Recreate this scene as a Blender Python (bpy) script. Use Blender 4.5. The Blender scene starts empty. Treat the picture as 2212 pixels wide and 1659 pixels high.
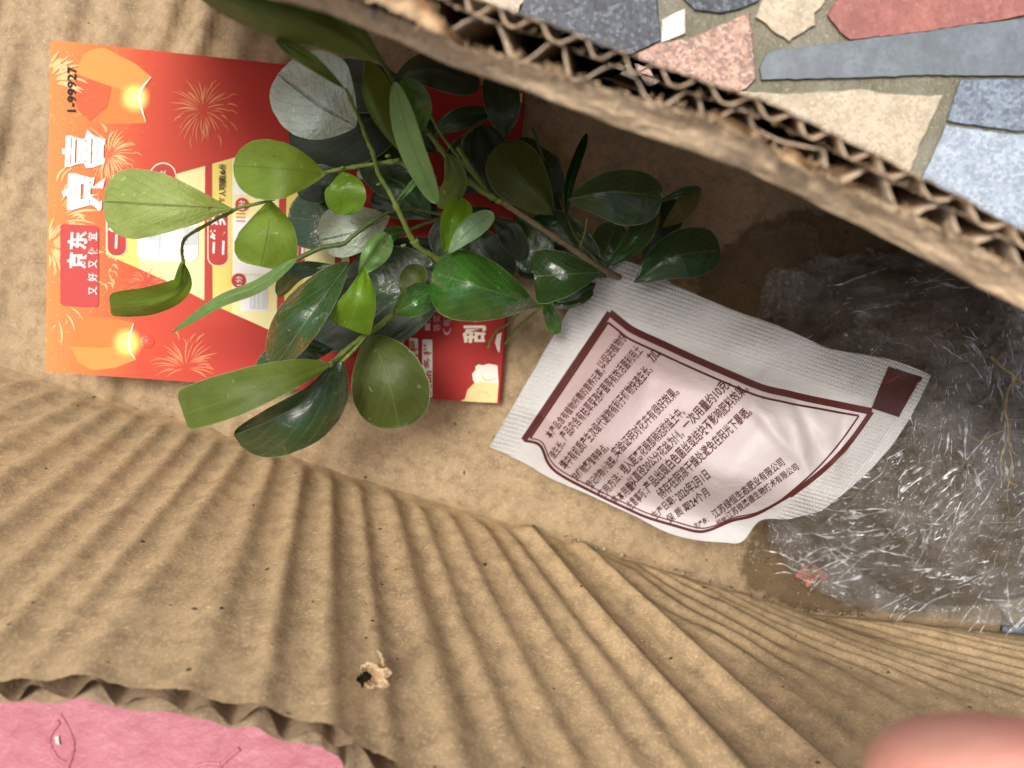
import bpy, bmesh, math, random
from mathutils import Vector, Matrix, noise
from mathutils.geometry import tessellate_polygon

# ------------------------------------------------------------------ camera, world, sun
SC = bpy.context.scene
H = 0.21                      # camera height over the bottom of the box (m)
LENS, SENSOR = 26.0, 36.0
TH = SENSOR / 2 / LENS
HALF = 1106.0                 # measuring unit: the photograph laid out 2212 wide

cam_d = bpy.data.cameras.new('camera')
cam_d.lens = LENS; cam_d.sensor_width = SENSOR
cam_d.clip_start = 0.002; cam_d.clip_end = 50
cam_d.dof.use_dof = True
cam_d.dof.focus_distance = 0.165
cam_d.dof.aperture_fstop = 14.5
cam = bpy.data.objects.new('camera', cam_d)
cam.location = (0, 0, H)
SC.collection.objects.link(cam); SC.camera = cam

SUN_DIR = Vector((-0.25, 0.20, 1.0)).normalized()   # towards the sun
world = bpy.data.worlds.new('World'); SC.world = world; world.use_nodes = True
wn = world.node_tree
sky = wn.nodes.new('ShaderNodeTexSky'); sky.sky_type = 'NISHITA'; sky.sun_disc = False
sky.dust_density = 7.0; sky.ozone_density = 0.3; sky.air_density = 0.8
sky.sun_elevation = math.asin(SUN_DIR.z)
sky.sun_rotation = math.atan2(SUN_DIR.x, SUN_DIR.y)
bg = wn.nodes['Background']; bg.inputs[1].default_value = 0.15
wn.links.new(sky.outputs[0], bg.inputs[0])
sun_d = bpy.data.lights.new('sun', 'SUN'); sun_d.energy = 2.5; sun_d.angle = math.radians(20)
sun_d.color = (1.0, 0.97, 0.93)
sun = bpy.data.objects.new('sun', sun_d)
sun.rotation_euler = SUN_DIR.to_track_quat('Z', 'Y').to_euler()
sun.location = SUN_DIR * 2
SC.collection.objects.link(sun)
SC.view_settings.view_transform = 'Standard'; SC.view_settings.look = 'None'
SC.view_settings.gamma = 1; SC.view_settings.use_curve_mapping = False
SC.view_settings.exposure = 0.0
SC.cycles.transparent_max_bounces = 24
SC.cycles.max_bounces = 10

# ------------------------------------------------------------------ helpers
def at(px, py, z):
    d = H - z
    return Vector(((px - HALF) / HALF * TH * d, -(py - 829.5) / HALF * TH * d, z))

def lerp(a, b, t): return a + (b - a) * t
def clamp(x, a=0.0, b=1.0): return max(a, min(b, x))
def smooth(x, a=0.0, b=1.0):
    t = clamp((x - a) / (b - a)); return t * t * (3 - 2 * t)
def nz(x, y, z=0.0): return noise.noise(Vector((x, y, z)))

def poly_at(pts, t):
    """point at t (0..1) along control points by index, Catmull-Rom"""
    n = len(pts) - 1
    x = clamp(t) * n; i = min(int(x), n - 1); f = x - i
    g = lambda k: pts[max(0, min(n, k))]
    out = []
    for c in range(len(pts[0])):
        p0, p1, p2, p3 = g(i - 1)[c], g(i)[c], g(i + 1)[c], g(i + 2)[c]
        if i == 0: p0 = 2 * p1 - p2
        if i == n - 1: p3 = 2 * p2 - p1
        out.append(0.5 * (2 * p1 + (p2 - p0) * f + (2 * p0 - 5 * p1 + 4 * p2 - p3) * f * f + (3 * p1 - p0 - 3 * p2 + p3) * f ** 3))
    return out

def fx(line, x):
    """y at x on a polyline, extended linearly"""
    for i in range(len(line) - 1):
        if x <= line[i + 1][0] or i == len(line) - 2:
            (x0, y0), (x1, y1) = line[i], line[i + 1]
            return y0 + (y1 - y0) * (x - x0) / (x1 - x0)

def empty(name, loc, label, cat, group=None):
    o = bpy.data.objects.new(name, None); o.empty_display_size = 0.01
    o.location = loc; SC.collection.objects.link(o)
    o['label'] = label; o['category'] = cat
    if group: o['group'] = group
    return o

def build(name, verts, faces, mats, parent=None, uvs=None, mi=None, smooth_=True, attr=None, label=None, cat=None, kind=None, group=None):
    """verts in world coordinates; the mesh is stored relative to its thing's origin"""
    verts = [Vector(v) for v in verts]
    org = Vector((0, 0, 0))
    if parent is not None:
        q = parent
        while q is not None:
            org = org + Vector(q.location); q = q.parent
    else:
        n = max(1, len(verts))
        org = Vector((sum(v.x for v in verts) / n, sum(v.y for v in verts) / n, min(v.z for v in verts)))
    me = bpy.data.meshes.new(name)
    me.from_pydata([tuple(v - org) for v in verts], [], faces)
    if not isinstance(mats, (list, tuple)): mats = [mats]
    for m in mats: me.materials.append(m)
    if uvs is not None:
        uvl = me.uv_layers.new(name='UVMap')
        for lp in me.loops:
            uvl.data[lp.index].uv = uvs[lp.vertex_index]
    if attr is not None:
        at_ = me.attributes.new('mask', 'FLOAT', 'POINT')
        for i, v in enumerate(attr): at_.data[i].value = v
    if mi is not None:
        for p, k in zip(me.polygons, mi): p.material_index = k
    if smooth_:
        me.polygons.foreach_set('use_smooth', [True] * len(me.polygons))
    me.update()
    o = bpy.data.objects.new(name, me); SC.collection.objects.link(o)
    if parent is not None: o.parent = parent
    else: o.location = org
    if label: o['label'] = label
    if cat: o['category'] = cat
    if kind: o['kind'] = kind
    if group: o['group'] = group
    return o

def grid(nu, nv, f, keep=None):
    V, U, F = [], [], []
    for i in range(nu + 1):
        for j in range(nv + 1):
            u, v = i / nu, j / nv
            V.append(f(u, v)); U.append((u, v))
    for i in range(nu):
        for j in range(nv):
            if keep and not keep((i + .5) / nu, (j + .5) / nv): continue
            a = i * (nv + 1) + j
            F.append((a, a + 1, a + nv + 2, a + nv + 1))
    return V, F, U

class MB:
    def __init__(s): s.v = []; s.f = []; s.u = []; s.m = []
    def add(s, V, F, U=None, m=0):
        o = len(s.v); s.v += [Vector(x) for x in V]; s.f += [tuple(i + o for i in f) for f in F]
        s.u += list(U) if U else [(0, 0)] * len(V); s.m += [m] * len(F)
    def tube(s, pts, rad, n=8, m=0):
        """pts: world points; rad: radius or list"""
        pts = [Vector(p) for p in pts]; k = len(pts)
        if not isinstance(rad, (list, tuple)): rad = [rad] * k
        V, F, U = [], [], []
        up = Vector((0, 0, 1))
        for i, p in enumerate(pts):
            t = (pts[min(i + 1, k - 1)] - pts[max(i - 1, 0)]).normalized()
            a = t.cross(up)
            if a.length < 1e-4: a = t.cross(Vector((1, 0, 0)))
            a.normalize(); b = a.cross(t)
            for j in range(n):
                w = 2 * math.pi * j / n
                V.append(p + (a * math.cos(w) + b * math.sin(w)) * rad[i]); U.append((i / k, j / n))
        for i in range(k - 1):
            for j in range(n):
                F.append((i * n + j, i * n + (j + 1) % n, (i + 1) * n + (j + 1) % n, (i + 1) * n + j))
        F.append(tuple(reversed(range(n)))); F.append(tuple((k - 1) * n + j for j in range(n)))
        s.add(V, F, U, m)
    def build(s, name, mats, parent=None, **kw):
        return build(name, s.v, s.f, mats, parent, uvs=s.u, mi=s.m, **kw)

# ------------------------------------------------------------------ materials
class NT:
    def __init__(s, name):
        s.m = bpy.data.materials.new(name); s.m.use_nodes = True
        s.t = s.m.node_tree; s.p = s.t.nodes['Principled BSDF']; s.out = s.t.nodes['Material Output']
    def n(s, typ, **kw):
        nd = s.t.nodes.new('ShaderNode' + typ)
        for k, v in kw.items():
            if k.startswith('i_'):
                key = k[2:]; key = int(key) if key.isdigit() else key.replace('_', ' ')
                s.set(nd.inputs[key], v)
            else: setattr(nd, k, v)
        return nd
    def set(s, sock, v):
        if isinstance(v, bpy.types.NodeSocket): s.t.links.new(v, sock)
        elif isinstance(v, tuple) and len(v) == 3 and sock.type == 'RGBA': sock.default_value = (*v, 1)
        else: sock.default_value = v
    def math(s, op, a, b=0.0, c=None):
        nd = s.n('Math', operation=op); s.set(nd.inputs[0], a); s.set(nd.inputs[1], b)
        if c is not None: s.set(nd.inputs[2], c)
        return nd.outputs[0]
    def mix(s, f, a, b, blend='MIX'):
        nd = s.n('Mix', data_type='RGBA', blend_type=blend)
        s.set(nd.inputs[0], f); s.set(nd.inputs[6], a); s.set(nd.inputs[7], b); return nd.outputs[2]
    def ramp(s, f, stops):
        nd = s.n('ValToRGB'); s.set(nd.inputs[0], f); cr = nd.color_ramp
        while len(cr.elements) < len(stops): cr.elements.new(0.5)
        for e, (p, c) in zip(cr.elements, stops):
            e.position = p; e.color = (*c, 1) if len(c) == 3 else c
        return nd.outputs[0]
    def step(s, f, a, b):
        nd = s.n('MapRange', i_0=f, i_1=a, i_2=b); return nd.outputs[0]
    def noise(s, scale, detail=3, rough=.5, vec=None, dist=0.0):
        nd = s.n('TexNoise', i_Scale=scale, i_Detail=detail, i_Roughness=rough, i_Distortion=dist)
        if vec is not None: s.set(nd.inputs['Vector'], vec)
        return nd.outputs[0]
    def obj(s): return s.n('TexCoord').outputs['Object']
    def uv(s): return s.n('TexCoord').outputs['UV']
    def mapping(s, vec, scale=(1, 1, 1), rot=(0, 0, 0)):
        nd = s.n('Mapping', i_Vector=vec); nd.inputs['Scale'].default_value = scale; nd.inputs['Rotation'].default_value = rot
        return nd.outputs[0]
    def bump(s, h, strength=.3, dist=.001, normal=None):
        nd = s.n('Bump', i_Height=h, i_Strength=strength, i_Distance=dist)
        if normal is not None: s.set(nd.inputs['Normal'], normal)
        return nd.outputs[0]
    def P(s, **kw):
        for k, v in kw.items(): s.set(s.p.inputs[k.replace('_', ' ')], v)
        return s.m

def kraft(name, base=(.36, .225, .115), var=.35, bump=.5, stain_shade=False):
    t = NT(name); o = t.obj()
    big = t.noise(45, 4, .6, o); mid = t.noise(260, 4, .6, o); fine = t.noise(1500, 3, .6, o)
    c = t.mix(t.step(big, .35, .65), tuple(x * (1 - var * .45) for x in base), tuple(min(1, x * (1 + var * .4)) for x in base))
    c = t.mix(t.step(mid, .42, .72), c, tuple(x * .62 for x in base))
    c = t.mix(t.math('MULTIPLY', t.step(fine, .5, .7), .45), c, tuple(min(1, x * 1.65) for x in base))
    for k, (rz, sc) in enumerate(((.5, (500, 3600, 500)), (2.0, (450, 3300, 450)), (1.2, (3400, 480, 480)))):
        fb = t.noise(1.0, 2, .5, t.mapping(o, sc, (0.3 * k, .2, rz)))
        c = t.mix(t.math('MULTIPLY', t.step(fb, .69, .76), .5), c, tuple(x * .3 for x in base) if k != 1 else tuple(min(1, x * 2.1) for x in base))
    sp = t.noise(420, 1, .5, t.mapping(o, (1, 1, 1), (1, 2, .4)))
    c = t.mix(t.math('MULTIPLY', t.step(sp, .76, .79), .85), c, (.03, .02, .014))
    if stain_shade:  # mask darkens for damp and for painted wall shade
        mk = t.n('Attribute', attribute_name='mask').outputs['Fac']
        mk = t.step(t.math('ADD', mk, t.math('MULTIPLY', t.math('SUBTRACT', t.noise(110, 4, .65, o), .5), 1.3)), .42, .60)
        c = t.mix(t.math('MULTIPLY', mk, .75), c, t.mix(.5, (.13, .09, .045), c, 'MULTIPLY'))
    b = t.bump(t.noise(900, 4, .65, o), bump, .0006)
    b = t.bump(t.noise(160, 3, .5, o), bump * .35, .0008, b)
    return t.P(Base_Color=c, Roughness=.82, Normal=b, Specular_IOR_Level=.25)

def flat(name, col, rough=.5, var=.12, scale=400, spec=.4, **kw):
    t = NT(name); n = t.noise(scale, 3, .6, t.obj())
    c = t.mix(n, tuple(x * (1 - var) for x in col), tuple(min(1, x * (1 + var)) for x in col))
    return t.P(Base_Color=c, Roughness=rough, Specular_IOR_Level=spec, **kw)

def stone(name, base, dark, light, s1=350, rough=.45, spec=.5, thr=.62):
    t = NT(name); o = t.obj()
    v = t.n('TexVoronoi', i_Vector=o, i_Scale=s1 * 2.4).outputs['Color']
    vs = t.math('ADD', t.math('MULTIPLY', t.n('SeparateColor', i_0=v).outputs[0], .6), t.math('MULTIPLY', t.noise(s1 * 3.2, 4, .7, o), .44))
    c = t.mix(t.step(t.noise(s1 * .35, 5, .65, o), .35, .65), tuple(x * .8 for x in base), tuple(min(1, x * 1.14) for x in base))
    c = t.mix(t.math('MULTIPLY', t.step(t.noise(38, 5, .7, o, .6), .52, .66), .4), c, tuple(x * .55 for x in base))
    c = t.mix(t.math('MULTIPLY', t.step(vs, thr, thr + .10), .55), c, dark)
    c = t.mix(t.math('MULTIPLY', t.step(t.math('SUBTRACT', 1.0, vs), thr + .02, thr + .14), .55), c, light)
    c = t.mix(t.math('MULTIPLY', t.step(t.noise(s1 * 2.5, 3, .7, o), .5, .75), .5), c, dark)
    return t.P(Base_Color=c, Roughness=t.step(t.noise(40, 3, .5, o), -1.2, 1.9), Specular_IOR_Level=spec, Normal=t.bump(t.noise(s1 * .7, 4, .6, o), .35, .0008))

def leaf_mat(name, col, vein, rough=.35, trans=.25, coat=0.0, bump=.25, edge=(.35, .45, .2)):
    t = NT(name); u = t.n('SeparateXYZ', i_0=t.uv()); U, V = u.outputs[0], u.outputs[1]; o = t.obj()
    d = t.math('ABSOLUTE', t.math('SUBTRACT', V, .5))
    mid = t.math('SUBTRACT', 1.0, t.step(d, .004, .022))
    side = t.math('SINE', t.math('MULTIPLY', t.math('ADD', t.math('SUBTRACT', U, t.math('MULTIPLY', d, .95)), t.math('MULTIPLY', t.noise(70, 2, .5, o), .12)), 50.0))
    side = t.step(t.math('ADD', side, t.math('MULTIPLY', t.noise(240, 2, .5, o), .9)), 1.15, 1.5)
    c = t.mix(t.step(t.noise(140, 4, .6, o), .3, .7), tuple(x * .78 for x in col), tuple(min(1, x * 1.22) for x in col))
    c = t.mix(t.math('MULTIPLY', t.step(t.noise(2400, 2, .6, o), .55, .72), .25), c, tuple(min(1, x * 1.8) for x in col))
    c = t.mix(t.math('MULTIPLY', t.step(t.noise(620, 1, .5, t.mapping(o, (1, 1, 1), (.5, 1, 2))), .74, .77), .7), c, tuple(min(1, x * 1.5 + .10) for x in col))
    c = t.mix(t.math('MULTIPLY', t.step(t.noise(260, 2, .6, t.mapping(o, (1, 1, 1), (2, .4, 1))), .73, .76), .8), c, (.10, .065, .02))
    c = t.mix(t.math('MULTIPLY', side, .22), c, vein)
    c = t.mix(t.math('MULTIPLY', mid, .6), c, vein)
    c = t.mix(t.math('MULTIPLY', t.step(d, .487, .497), .7), c, edge)
    hgt = t.math('ADD', t.math('MULTIPLY', mid, -1.0), t.math('MULTIPLY', side, -.1))
    b = t.bump(hgt, bump * 1.2, .0004)
    b = t.bump(t.noise(650, 3, .6, o), bump, .0005, b)
    b = t.bump(t.noise(2600, 2, .6, o), bump * .5, .0002, b)
    r = t.math('ADD', t.math('MULTIPLY', t.noise(300, 3, .6, o), .3), rough - .15)
    t.P(Base_Color=c, Roughness=r, Normal=b, Specular_IOR_Level=.5, Coat_Normal=t.bump(t.noise(900, 3, .6, o), .25, .0003, t.bump(t.noise(120, 3, .55, o, .8), .7, .0030)), Coat_Weight=coat, Coat_Roughness=(.10 if coat >= 1 else .2))
    tr = t.n('BsdfTranslucent', i_Color=t.mix(.5, c, tuple(min(1, x * 2.2) for x in (col[0] * 1.1, col[1] * 1.15, col[2] * .4))), i_Normal=b)
    mx = t.n('MixShader', i_0=trans, i_1=t.p.outputs[0], i_2=tr.outputs[0])
    t.t.links.new(mx.outputs[0], t.out.inputs[0])
    return t.m

def fluting_mat(name):
    t = NT(name); o = t.obj(); v = t.n('SeparateXYZ', i_0=t.uv()).outputs[1]
    e = t.math('SUBTRACT', 1.0, t.step(t.math('ADD', v, t.math('MULTIPLY', t.noise(900, 3, .6, o), .03)), .012, .05))
    c = t.mix(t.noise(500, 4, .6, o), (.24, .165, .10), (.34, .24, .15))
    c = t.mix(e, c, (.66, .53, .38))
    return t.P(Base_Color=c, Roughness=.85, Specular_IOR_Level=.2, Normal=t.bump(t.noise(900, 4, .65, o), .6, .0006))
M = {}
M['kraft'] = kraft('kraft_liner', (.49, .36, .205), .15, .22)
M['kraft_floor'] = kraft('kraft_floor', (.38, .28, .165), .22, .4, stain_shade=True)
M['kraft_edge'] = kraft('kraft_edge', (.54, .41, .26), .25, .4)
M['kraft_torn'] = kraft('kraft_torn', (.62, .45, .27), .3, 1.0)
M['flute'] = fluting_mat('kraft_flute')
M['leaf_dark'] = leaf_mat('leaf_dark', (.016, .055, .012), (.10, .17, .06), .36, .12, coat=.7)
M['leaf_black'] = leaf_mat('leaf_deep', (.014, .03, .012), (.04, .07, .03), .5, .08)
M['leaf_mid'] = leaf_mat('leaf_mid', (.045, .13, .02), (.16, .26, .08), .34, .22, coat=.5)
M['leaf_gloss'] = leaf_mat('leaf_gloss', (.028, .11, .012), (.12, .22, .06), .26, .18, coat=1.0, bump=.35)
M['leaf_sheen'] = leaf_mat('leaf_sheen', (.022, .062, .014), (.13, .19, .1), .3, .12, coat=.9, bump=.2)
M['leaf_bright'] = leaf_mat('leaf_bright', (.15, .30, .018), (.22, .34, .06), .42, .45, coat=.3)
M['leaf_young'] = leaf_mat('leaf_young', (.30, .41, .12), (.10, .17, .03), .55, .35, bump=.6)
M['leaf_under'] = leaf_mat('leaf_under', (.17, .27, .03), (.10, .16, .03), .6, .35)
M['leaf_olive'] = leaf_mat('leaf_olive', (.085, .13, .014), (.15, .19, .04), .6, .25)
M['leaf_oliv2'] = leaf_mat('leaf_olive_deep', (.058, .085, .012), (.13, .15, .04), .55, .2)
M['leaf_sky_sheen'] = leaf_mat('leaf_sky_sheen', (.42, .51, .43), (.20, .28, .17), .45, .15, bump=1.0, coat=.5)  # grey-white base colour paints in the sky's sheen on the leaf
M['leaf_wax2'] = leaf_mat('leaf_waxy_green', (.19, .31, .17), (.12, .2, .08), .4, .2, bump=.5, coat=.3)
M['leaf_pgreen'] = leaf_mat('leaf_pale_green', (.15, .28, .09), (.09, .15, .05), .42, .25, bump=.5)
M['leaf_yellow'] = leaf_mat('leaf_yellow', (.13, .12, .03), (.2, .18, .06), .6, .3)
M['stem'] = flat('stem_green', (.14, .20, .035), .6, .5, 700)
M['stem_d'] = flat('stem_dark', (.07, .10, .025), .6, .5, 700)
M['bark'] = flat('stem_bark', (.17, .13, .07), .8, .5, 800)
M['white_print'] = flat('white_print', (.80, .79, .76), .6, .04, spec=.18)

# ================================================================== THE BOX
CREASE = [(-700, 640), (-250, 730), (0, 793), (200, 853), (420, 915), (700, 1010), (930, 1080), (1210, 1165), (1475, 1244), (1641, 1296), (1758, 1326), (1875, 1336), (2041, 1353), (2212, 1369), (2500, 1400)]
box = empty('cardboard_box', at(900, 700, -.004), 'open brown corrugated cardboard box holding the plant, cards and packet, lying on stone paving', 'box')

def floor_z(px, py):
    left = 1 - smooth(px, 560, 1050)
    q = px + .28 * (py - 500) + 30 * nz(px * .004, py * .004, 3)
    z = .0026 * left * math.sin(q / 15.5) * (.55 + .9 * nz(px * .006, py * .002, 7))
    z += .0006 * (1 - left) * math.sin(q / 20) * smooth(py, 800, 1000)
    z += .0010 * nz(px * .008, py * .004, 1) + .0009 * left * nz(px * .02, py * .02, 5)
    return z
def wall_base_y(x): return 96 + .404 * (x - 1069)
def floor_pt(u, v):
    x = lerp(-700, 2155 + 12 * nz(v * 9, 0, 2), u)
    y = lerp(wall_base_y(x) - 45, fx(CREASE, x) + 30, v)
    return at(x, y, floor_z(x, y) - .0022 * smooth(y - fx(CREASE, x), -16, 8))
V, F, U = grid(190, 90, floor_pt)
ofs = len(V)
def damp_shade(p):  # lower ellipse is damp board, upper one paints the far wall's shade
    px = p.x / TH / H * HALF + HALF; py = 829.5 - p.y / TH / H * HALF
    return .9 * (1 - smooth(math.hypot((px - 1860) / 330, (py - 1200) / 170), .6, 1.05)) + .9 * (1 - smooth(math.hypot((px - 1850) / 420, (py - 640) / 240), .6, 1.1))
build('floor_panel', V, F, M['kraft_floor'], box, uvs=U, attr=[damp_shade(p) for p in V])
V, F, U = grid(60, 10, lambda u, v: floor_pt(u, v) - Vector((0, 0, .0045)))
build('floor_underside', V, F, M['kraft_edge'], box, uvs=U)

# near wall: leans outward, washboarded
EDGE_PAIR = [((-700, 640), (-3600, 700)), ((-250, 730), (-2300, 900)), ((0, 793), (-1350, 1130)), ((200, 853), (-700, 1300)), ((340, 892), (-280, 1420)),
             ((465, 930), (0, 1473)), ((540, 955), (170, 1470)), ((608, 977), (433, 1508)), ((680, 1003), (620, 1550)), ((730, 1020), (755, 1592)), ((790, 1038), (890, 1672)),
             ((930, 1080), (1250, 1790)), ((1080, 1125), (1620, 1850)), ((1210, 1165), (1980, 1900)), ((1340, 1203), (2300, 1930)), ((1475, 1244), (2700, 1940)), ((1641, 1296), (3100, 1900)),
             ((1758, 1326), (3400, 1860)), ((1875, 1336), (3700, 1800)), ((2041, 1353), (4100, 1700)), ((2212, 1369), (4500, 1640)), ((2500, 1400), (5200, 1600))]
WALLH = .092
def flap_base(s, t):
    """s 0..1 by index, t 0 crease .. 1 rim"""
    c = poly_at([p[0] for p in EDGE_PAIR], s); e = poly_at([p[1] for p in EDGE_PAIR], s)
    a = at(c[0], c[1], -.001); b = at(e[0], e[1], WALLH)
    p = a.lerp(b, t)
    return p, c[0]
def ridge(x, c, w, a):
    d = (x - c) / w
    return a * math.exp(-d * d)
RIDGES = [(1128, 17, .0030), (1238, 17, .0028), (835, 20, .0019), (1180, 14, -.0008), (893, 15, .0012), (955, 15, .0011), (1020, 16, .0013), (1075, 14, .0010), (770, 15, .0013), (712, 14, .0014), (655, 14, .0014), (597, 14, .0014), (540, 14, .0014), (486, 14, .0014),
          (430, 14, .0014), (374, 14, .0014), (318, 14, .0014), (262, 15, .0014), (205, 15, .0014), (145, 15, .0014), (85, 16, .0014), (20, 16, .0014), (-50, 18, .0014), (-120, 18, .0014),
          (1330, 20, .0012), (1395, 12, .0006), (1460, 18, .0011), (1560, 18, .0010), (1680, 22, .0010), (1800, 24, .0008)]
def flap_disp(cx, t):
    w = cx + 5 * nz(t * 1.5, cx * .003, 9) + 14 * math.sin(t * 3.2) * smooth(cx, 1050, 1500)
    h = 0
    for i, (c, ww, a) in enumerate(RIDGES):
        if c <= 1128 or c == 1238: k = smooth(t, .0, .12) * (1 - .25 * smooth(t, .7, 1))
        else: k = smooth(t, .0, .10) * (.46 + .45 * nz(t * 1.6, i * 3.3, 2) + .35 * nz(i * 2.1, 5, 5))
        if c in (1128, 1238): k = smooth(t, -.02, .05)
        h += ridge(w, c, ww, a) * k
    h += .0005 * nz(cx * .010, t * 2, 4) * smooth(t, .03, .2)
    # cross wrinkles in the crumpled right-hand part
    r = smooth(cx, 1180, 1400) * (1 - smooth(cx, 1900, 2150))
    q = math.sin(cx * .11 - t * 26 + 3 * nz(cx * .01, t * 6, 8))
    h += .0009 * r * q * smooth(t, .0, .05) * (1 - smooth(t, .3, .55)) * (.6 + nz(cx * .01, t * 4, 1))
    h += .00012 * nz(cx * .05, t * 20, 6)
    return h
def flap_pt(s, t, off=0.0):
    p, cx = flap_base(s, t)
    p1, _ = flap_base(min(1, s + .003), t); p0, _ = flap_base(max(0, s - .003), t)
    q1, _ = flap_base(s, t + .01)
    n = (p1 - p0).cross(q1 - p); n.normalize()
    if n.dot(Vector((.3, .9, .3))) < 0: n = -n
    return p + n * (flap_disp(cx, t) * (1 - off * 200 * 0) - off)
def hole_keep(u, v):
    p = flap_pt(u, v)
    px = p.x / TH / (H - p.z) * HALF + HALF; py = 829.5 - p.y / TH / (H - p.z) * HALF
    a = math.atan2(py - 1459, px - 796)
    r = math.hypot((px - 788) / 17, (py - 1464) / 15)
    return r > 1 + .25 * math.sin(3 * a + 1) + .12 * math.sin(7 * a)
def rim_jit(s): return .004 * nz(s * 60, 0, 3) + .004 * nz(s * 260, 1, 3)
V, F, U = grid(620, 110, lambda u, v: flap_pt(u, v * (1 + rim_jit(u) * smooth(v, .93, 1))), hole_keep)
wall_near = build('side_wall', V, F, M['kraft'], box, uvs=U)
# outer liner and crushed fluting of the near wall
V, F, U = grid(260, 12, lambda u, v: flap_pt(u, lerp(.55, 1.0 + rim_jit(u + .3) * .6, v), .0046 + .0006 * nz(u * 90, 0, 1)) + Vector((0, 0, .0)))
build('outer_liner', V, F, M['kraft_edge'], wall_near, uvs=U)
def flute_near(u, v):
    ph = 2 * math.pi * poly_at([p[1] for p in EDGE_PAIR], u)[0] / 118
    xr = poly_at([p[1] for p in EDGE_PAIR], u)[0]
    k = .5 + .5 * math.sin(ph + 2.4 * nz(xr * .006, 0, 5)); k = lerp(k, .5, clamp(.2 + 1.4 * nz(xr * .008, 3, 1)))
    return flap_pt(u, lerp(.90, 1.002 + .5 * rim_jit(u * 1.3), v), .0002 + .0042 * k)
V, F, U = grid(1500, 4, flute_near)
build('fluting', V, F, M['flute'], wall_near, uvs=U)
# ragged paper standing up round the puncture
rnd = random.Random(4)
mb = MB()
def shred(path, w0, w1, zl, seed):
    """path: (px,py,z); a curled torn strip of liner"""
    n = 18
    def f(u, v):
        p = poly_at(path, u); q = poly_at(path, min(1, u + .02)) if u < .98 else p
        q0 = poly_at(path, max(0, u - .02))
        dx, dy = q[0] - q0[0], q[1] - q0[1]; L = math.hypot(dx, dy) or 1
        w = lerp(w0, w1, u) * (1 + .7 * nz(u * 7, seed, 0) + .3 * nz(u * 22, seed, 3)); k = (v - .5) * 2
        return at(p[0] + dy / L * w * k + 2 * nz(u * 9, v * 5, seed), p[1] - dx / L * w * k, p[2] + HZ + zl * k * k + .0006 * nz(u * 12, v * 6, seed + 5))
    V, F, U = grid(n, 6, f); mb.add(V, F, U)
HZ = 0.0
def _err(p): return abs(829.5 - p.y / TH / (H - p.z) * HALF - 1465) + abs(p.x / TH / (H - p.z) * HALF + HALF - 805)
_best = min((_err(flap_pt(a_ / 200, b_ / 60)), flap_pt(a_ / 200, b_ / 60).z) for a_ in range(60, 140) for b_ in range(20, 58))
HZ = _best[1] - .0985
def crown(u, v):
    a = math.radians(lerp(-125, 100, u)); ln = (24 + 40 * abs(nz(u * 5, 0, 2)) + 12 * abs(nz(u * 31, 0, 5))) * math.sin(math.pi * clamp(u, .02, .98)) ** .4
    r = 12 + ln * v
    x, y = 791 + r * 1.05 * math.cos(a), 1461 + r * .9 * math.sin(a)
    return at(x + 3 * nz(u * 9, v * 3, 1), y + 3 * nz(u * 9, v * 3, 6), .0985 + HZ + .0012 + .0044 * math.sin(v * 2.0) + .0012 * nz(u * 12, v * 3, 4))
V, F, U = grid(90, 8, crown); mb.add(V, F, U)
shred([(818, 1446, .101), (828, 1430, .104), (824, 1414, .105), (816, 1404, .105)], 7, 4, -.001, 2)
mb.build('torn_paper', M['kraft_torn'], wall_near)
HZ = 0.0

# far wall: leans in over the plant, double-walled board seen on its cut rim
RIM = [(-700, -420), (200, -165), (586, 0), (697, 25), (859, 89), (970, 141), (1137, 197), (1370, 287), (1475, 320), (1608, 367), (1742, 430), (1842, 480), (1975, 547), (2212, 672), (2600, 890), (3000, 1110)]
AOFF = [(-700, 40), (586, 44), (950, 46), (1054, 56), (1170, 61), (1304, 69), (1470, 80), (1600, 74), (1775, 66), (1975, 74), (2175, 80), (3000, 80)]
OUT = Vector((.384, .923, 0))
wall_far = empty('far_wall', (0, 0, 0), '', ''); del wall_far['label']; del wall_far['category']
wall_far.parent = box; wall_far.location = Vector((0, 0, 0)) - box.location
def rim_px(s, off, jit=0.0):
    x = lerp(-700, 3000, s); y = fx(RIM, x) + 3 * nz(x * .012, 0, 4) + jit * nz(x * .06, off, 5)
    return x + .384 * off, y - .923 * off
def far_sheet(s, off, depth, ztop=.12, lean=.055, jit=0.0):
    px, py = rim_px(s, off, jit); p = at(px, py, ztop)
    return p + OUT * lean * (depth / .12) + Vector((0, 0, -depth))
def aoff(s): return fx(AOFF, lerp(-700, 3000, s))
def inner(u, v):
    # rolled rim (v<.25) then the inner face down to the floor
    x = lerp(-700, 3000, u); a = aoff(u)
    lump = 9 * nz(x * .009, 0, 1) + 5 * nz(x * .03, 0, 2)
    if v < .3:
        k = v / .3
        off = lerp(a + (4 * nz(x * .09, 0, 7) + 3 * nz(x * .3, 0, 7)), 0, k)
        z = .119 - .0046 * k ** 1.3 - .0004 * math.sin(k * math.pi) + .0011 * nz(x * .008, k * 1.6, 2) + .0003 * nz(x * .03, k * 7, 12)
        px, py = rim_px(u, off)
        return at(px + .2 * lump * math.sin(k * math.pi), py + lump * .4 * math.sin(k * math.pi), z)
    k = (v - .3) / .7
    px, py = rim_px(u, 0); p = at(px, py, .1144)
    return p + OUT * (.055 * k) + Vector((0, 0, -.1144 * k))
V, F, U = grid(700, 70, inner)
build('inner_liner', V, F, M['kraft_edge'], wall_far, uvs=U)
V, F, U = grid(500, 5, lambda u, v: far_sheet(u, 121 + 3 * nz(u * 60, 0, 3), -.0004 + v * .118, jit=5))
build('middle_liner', V, F, M['flute'], wall_far, uvs=U)
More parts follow.
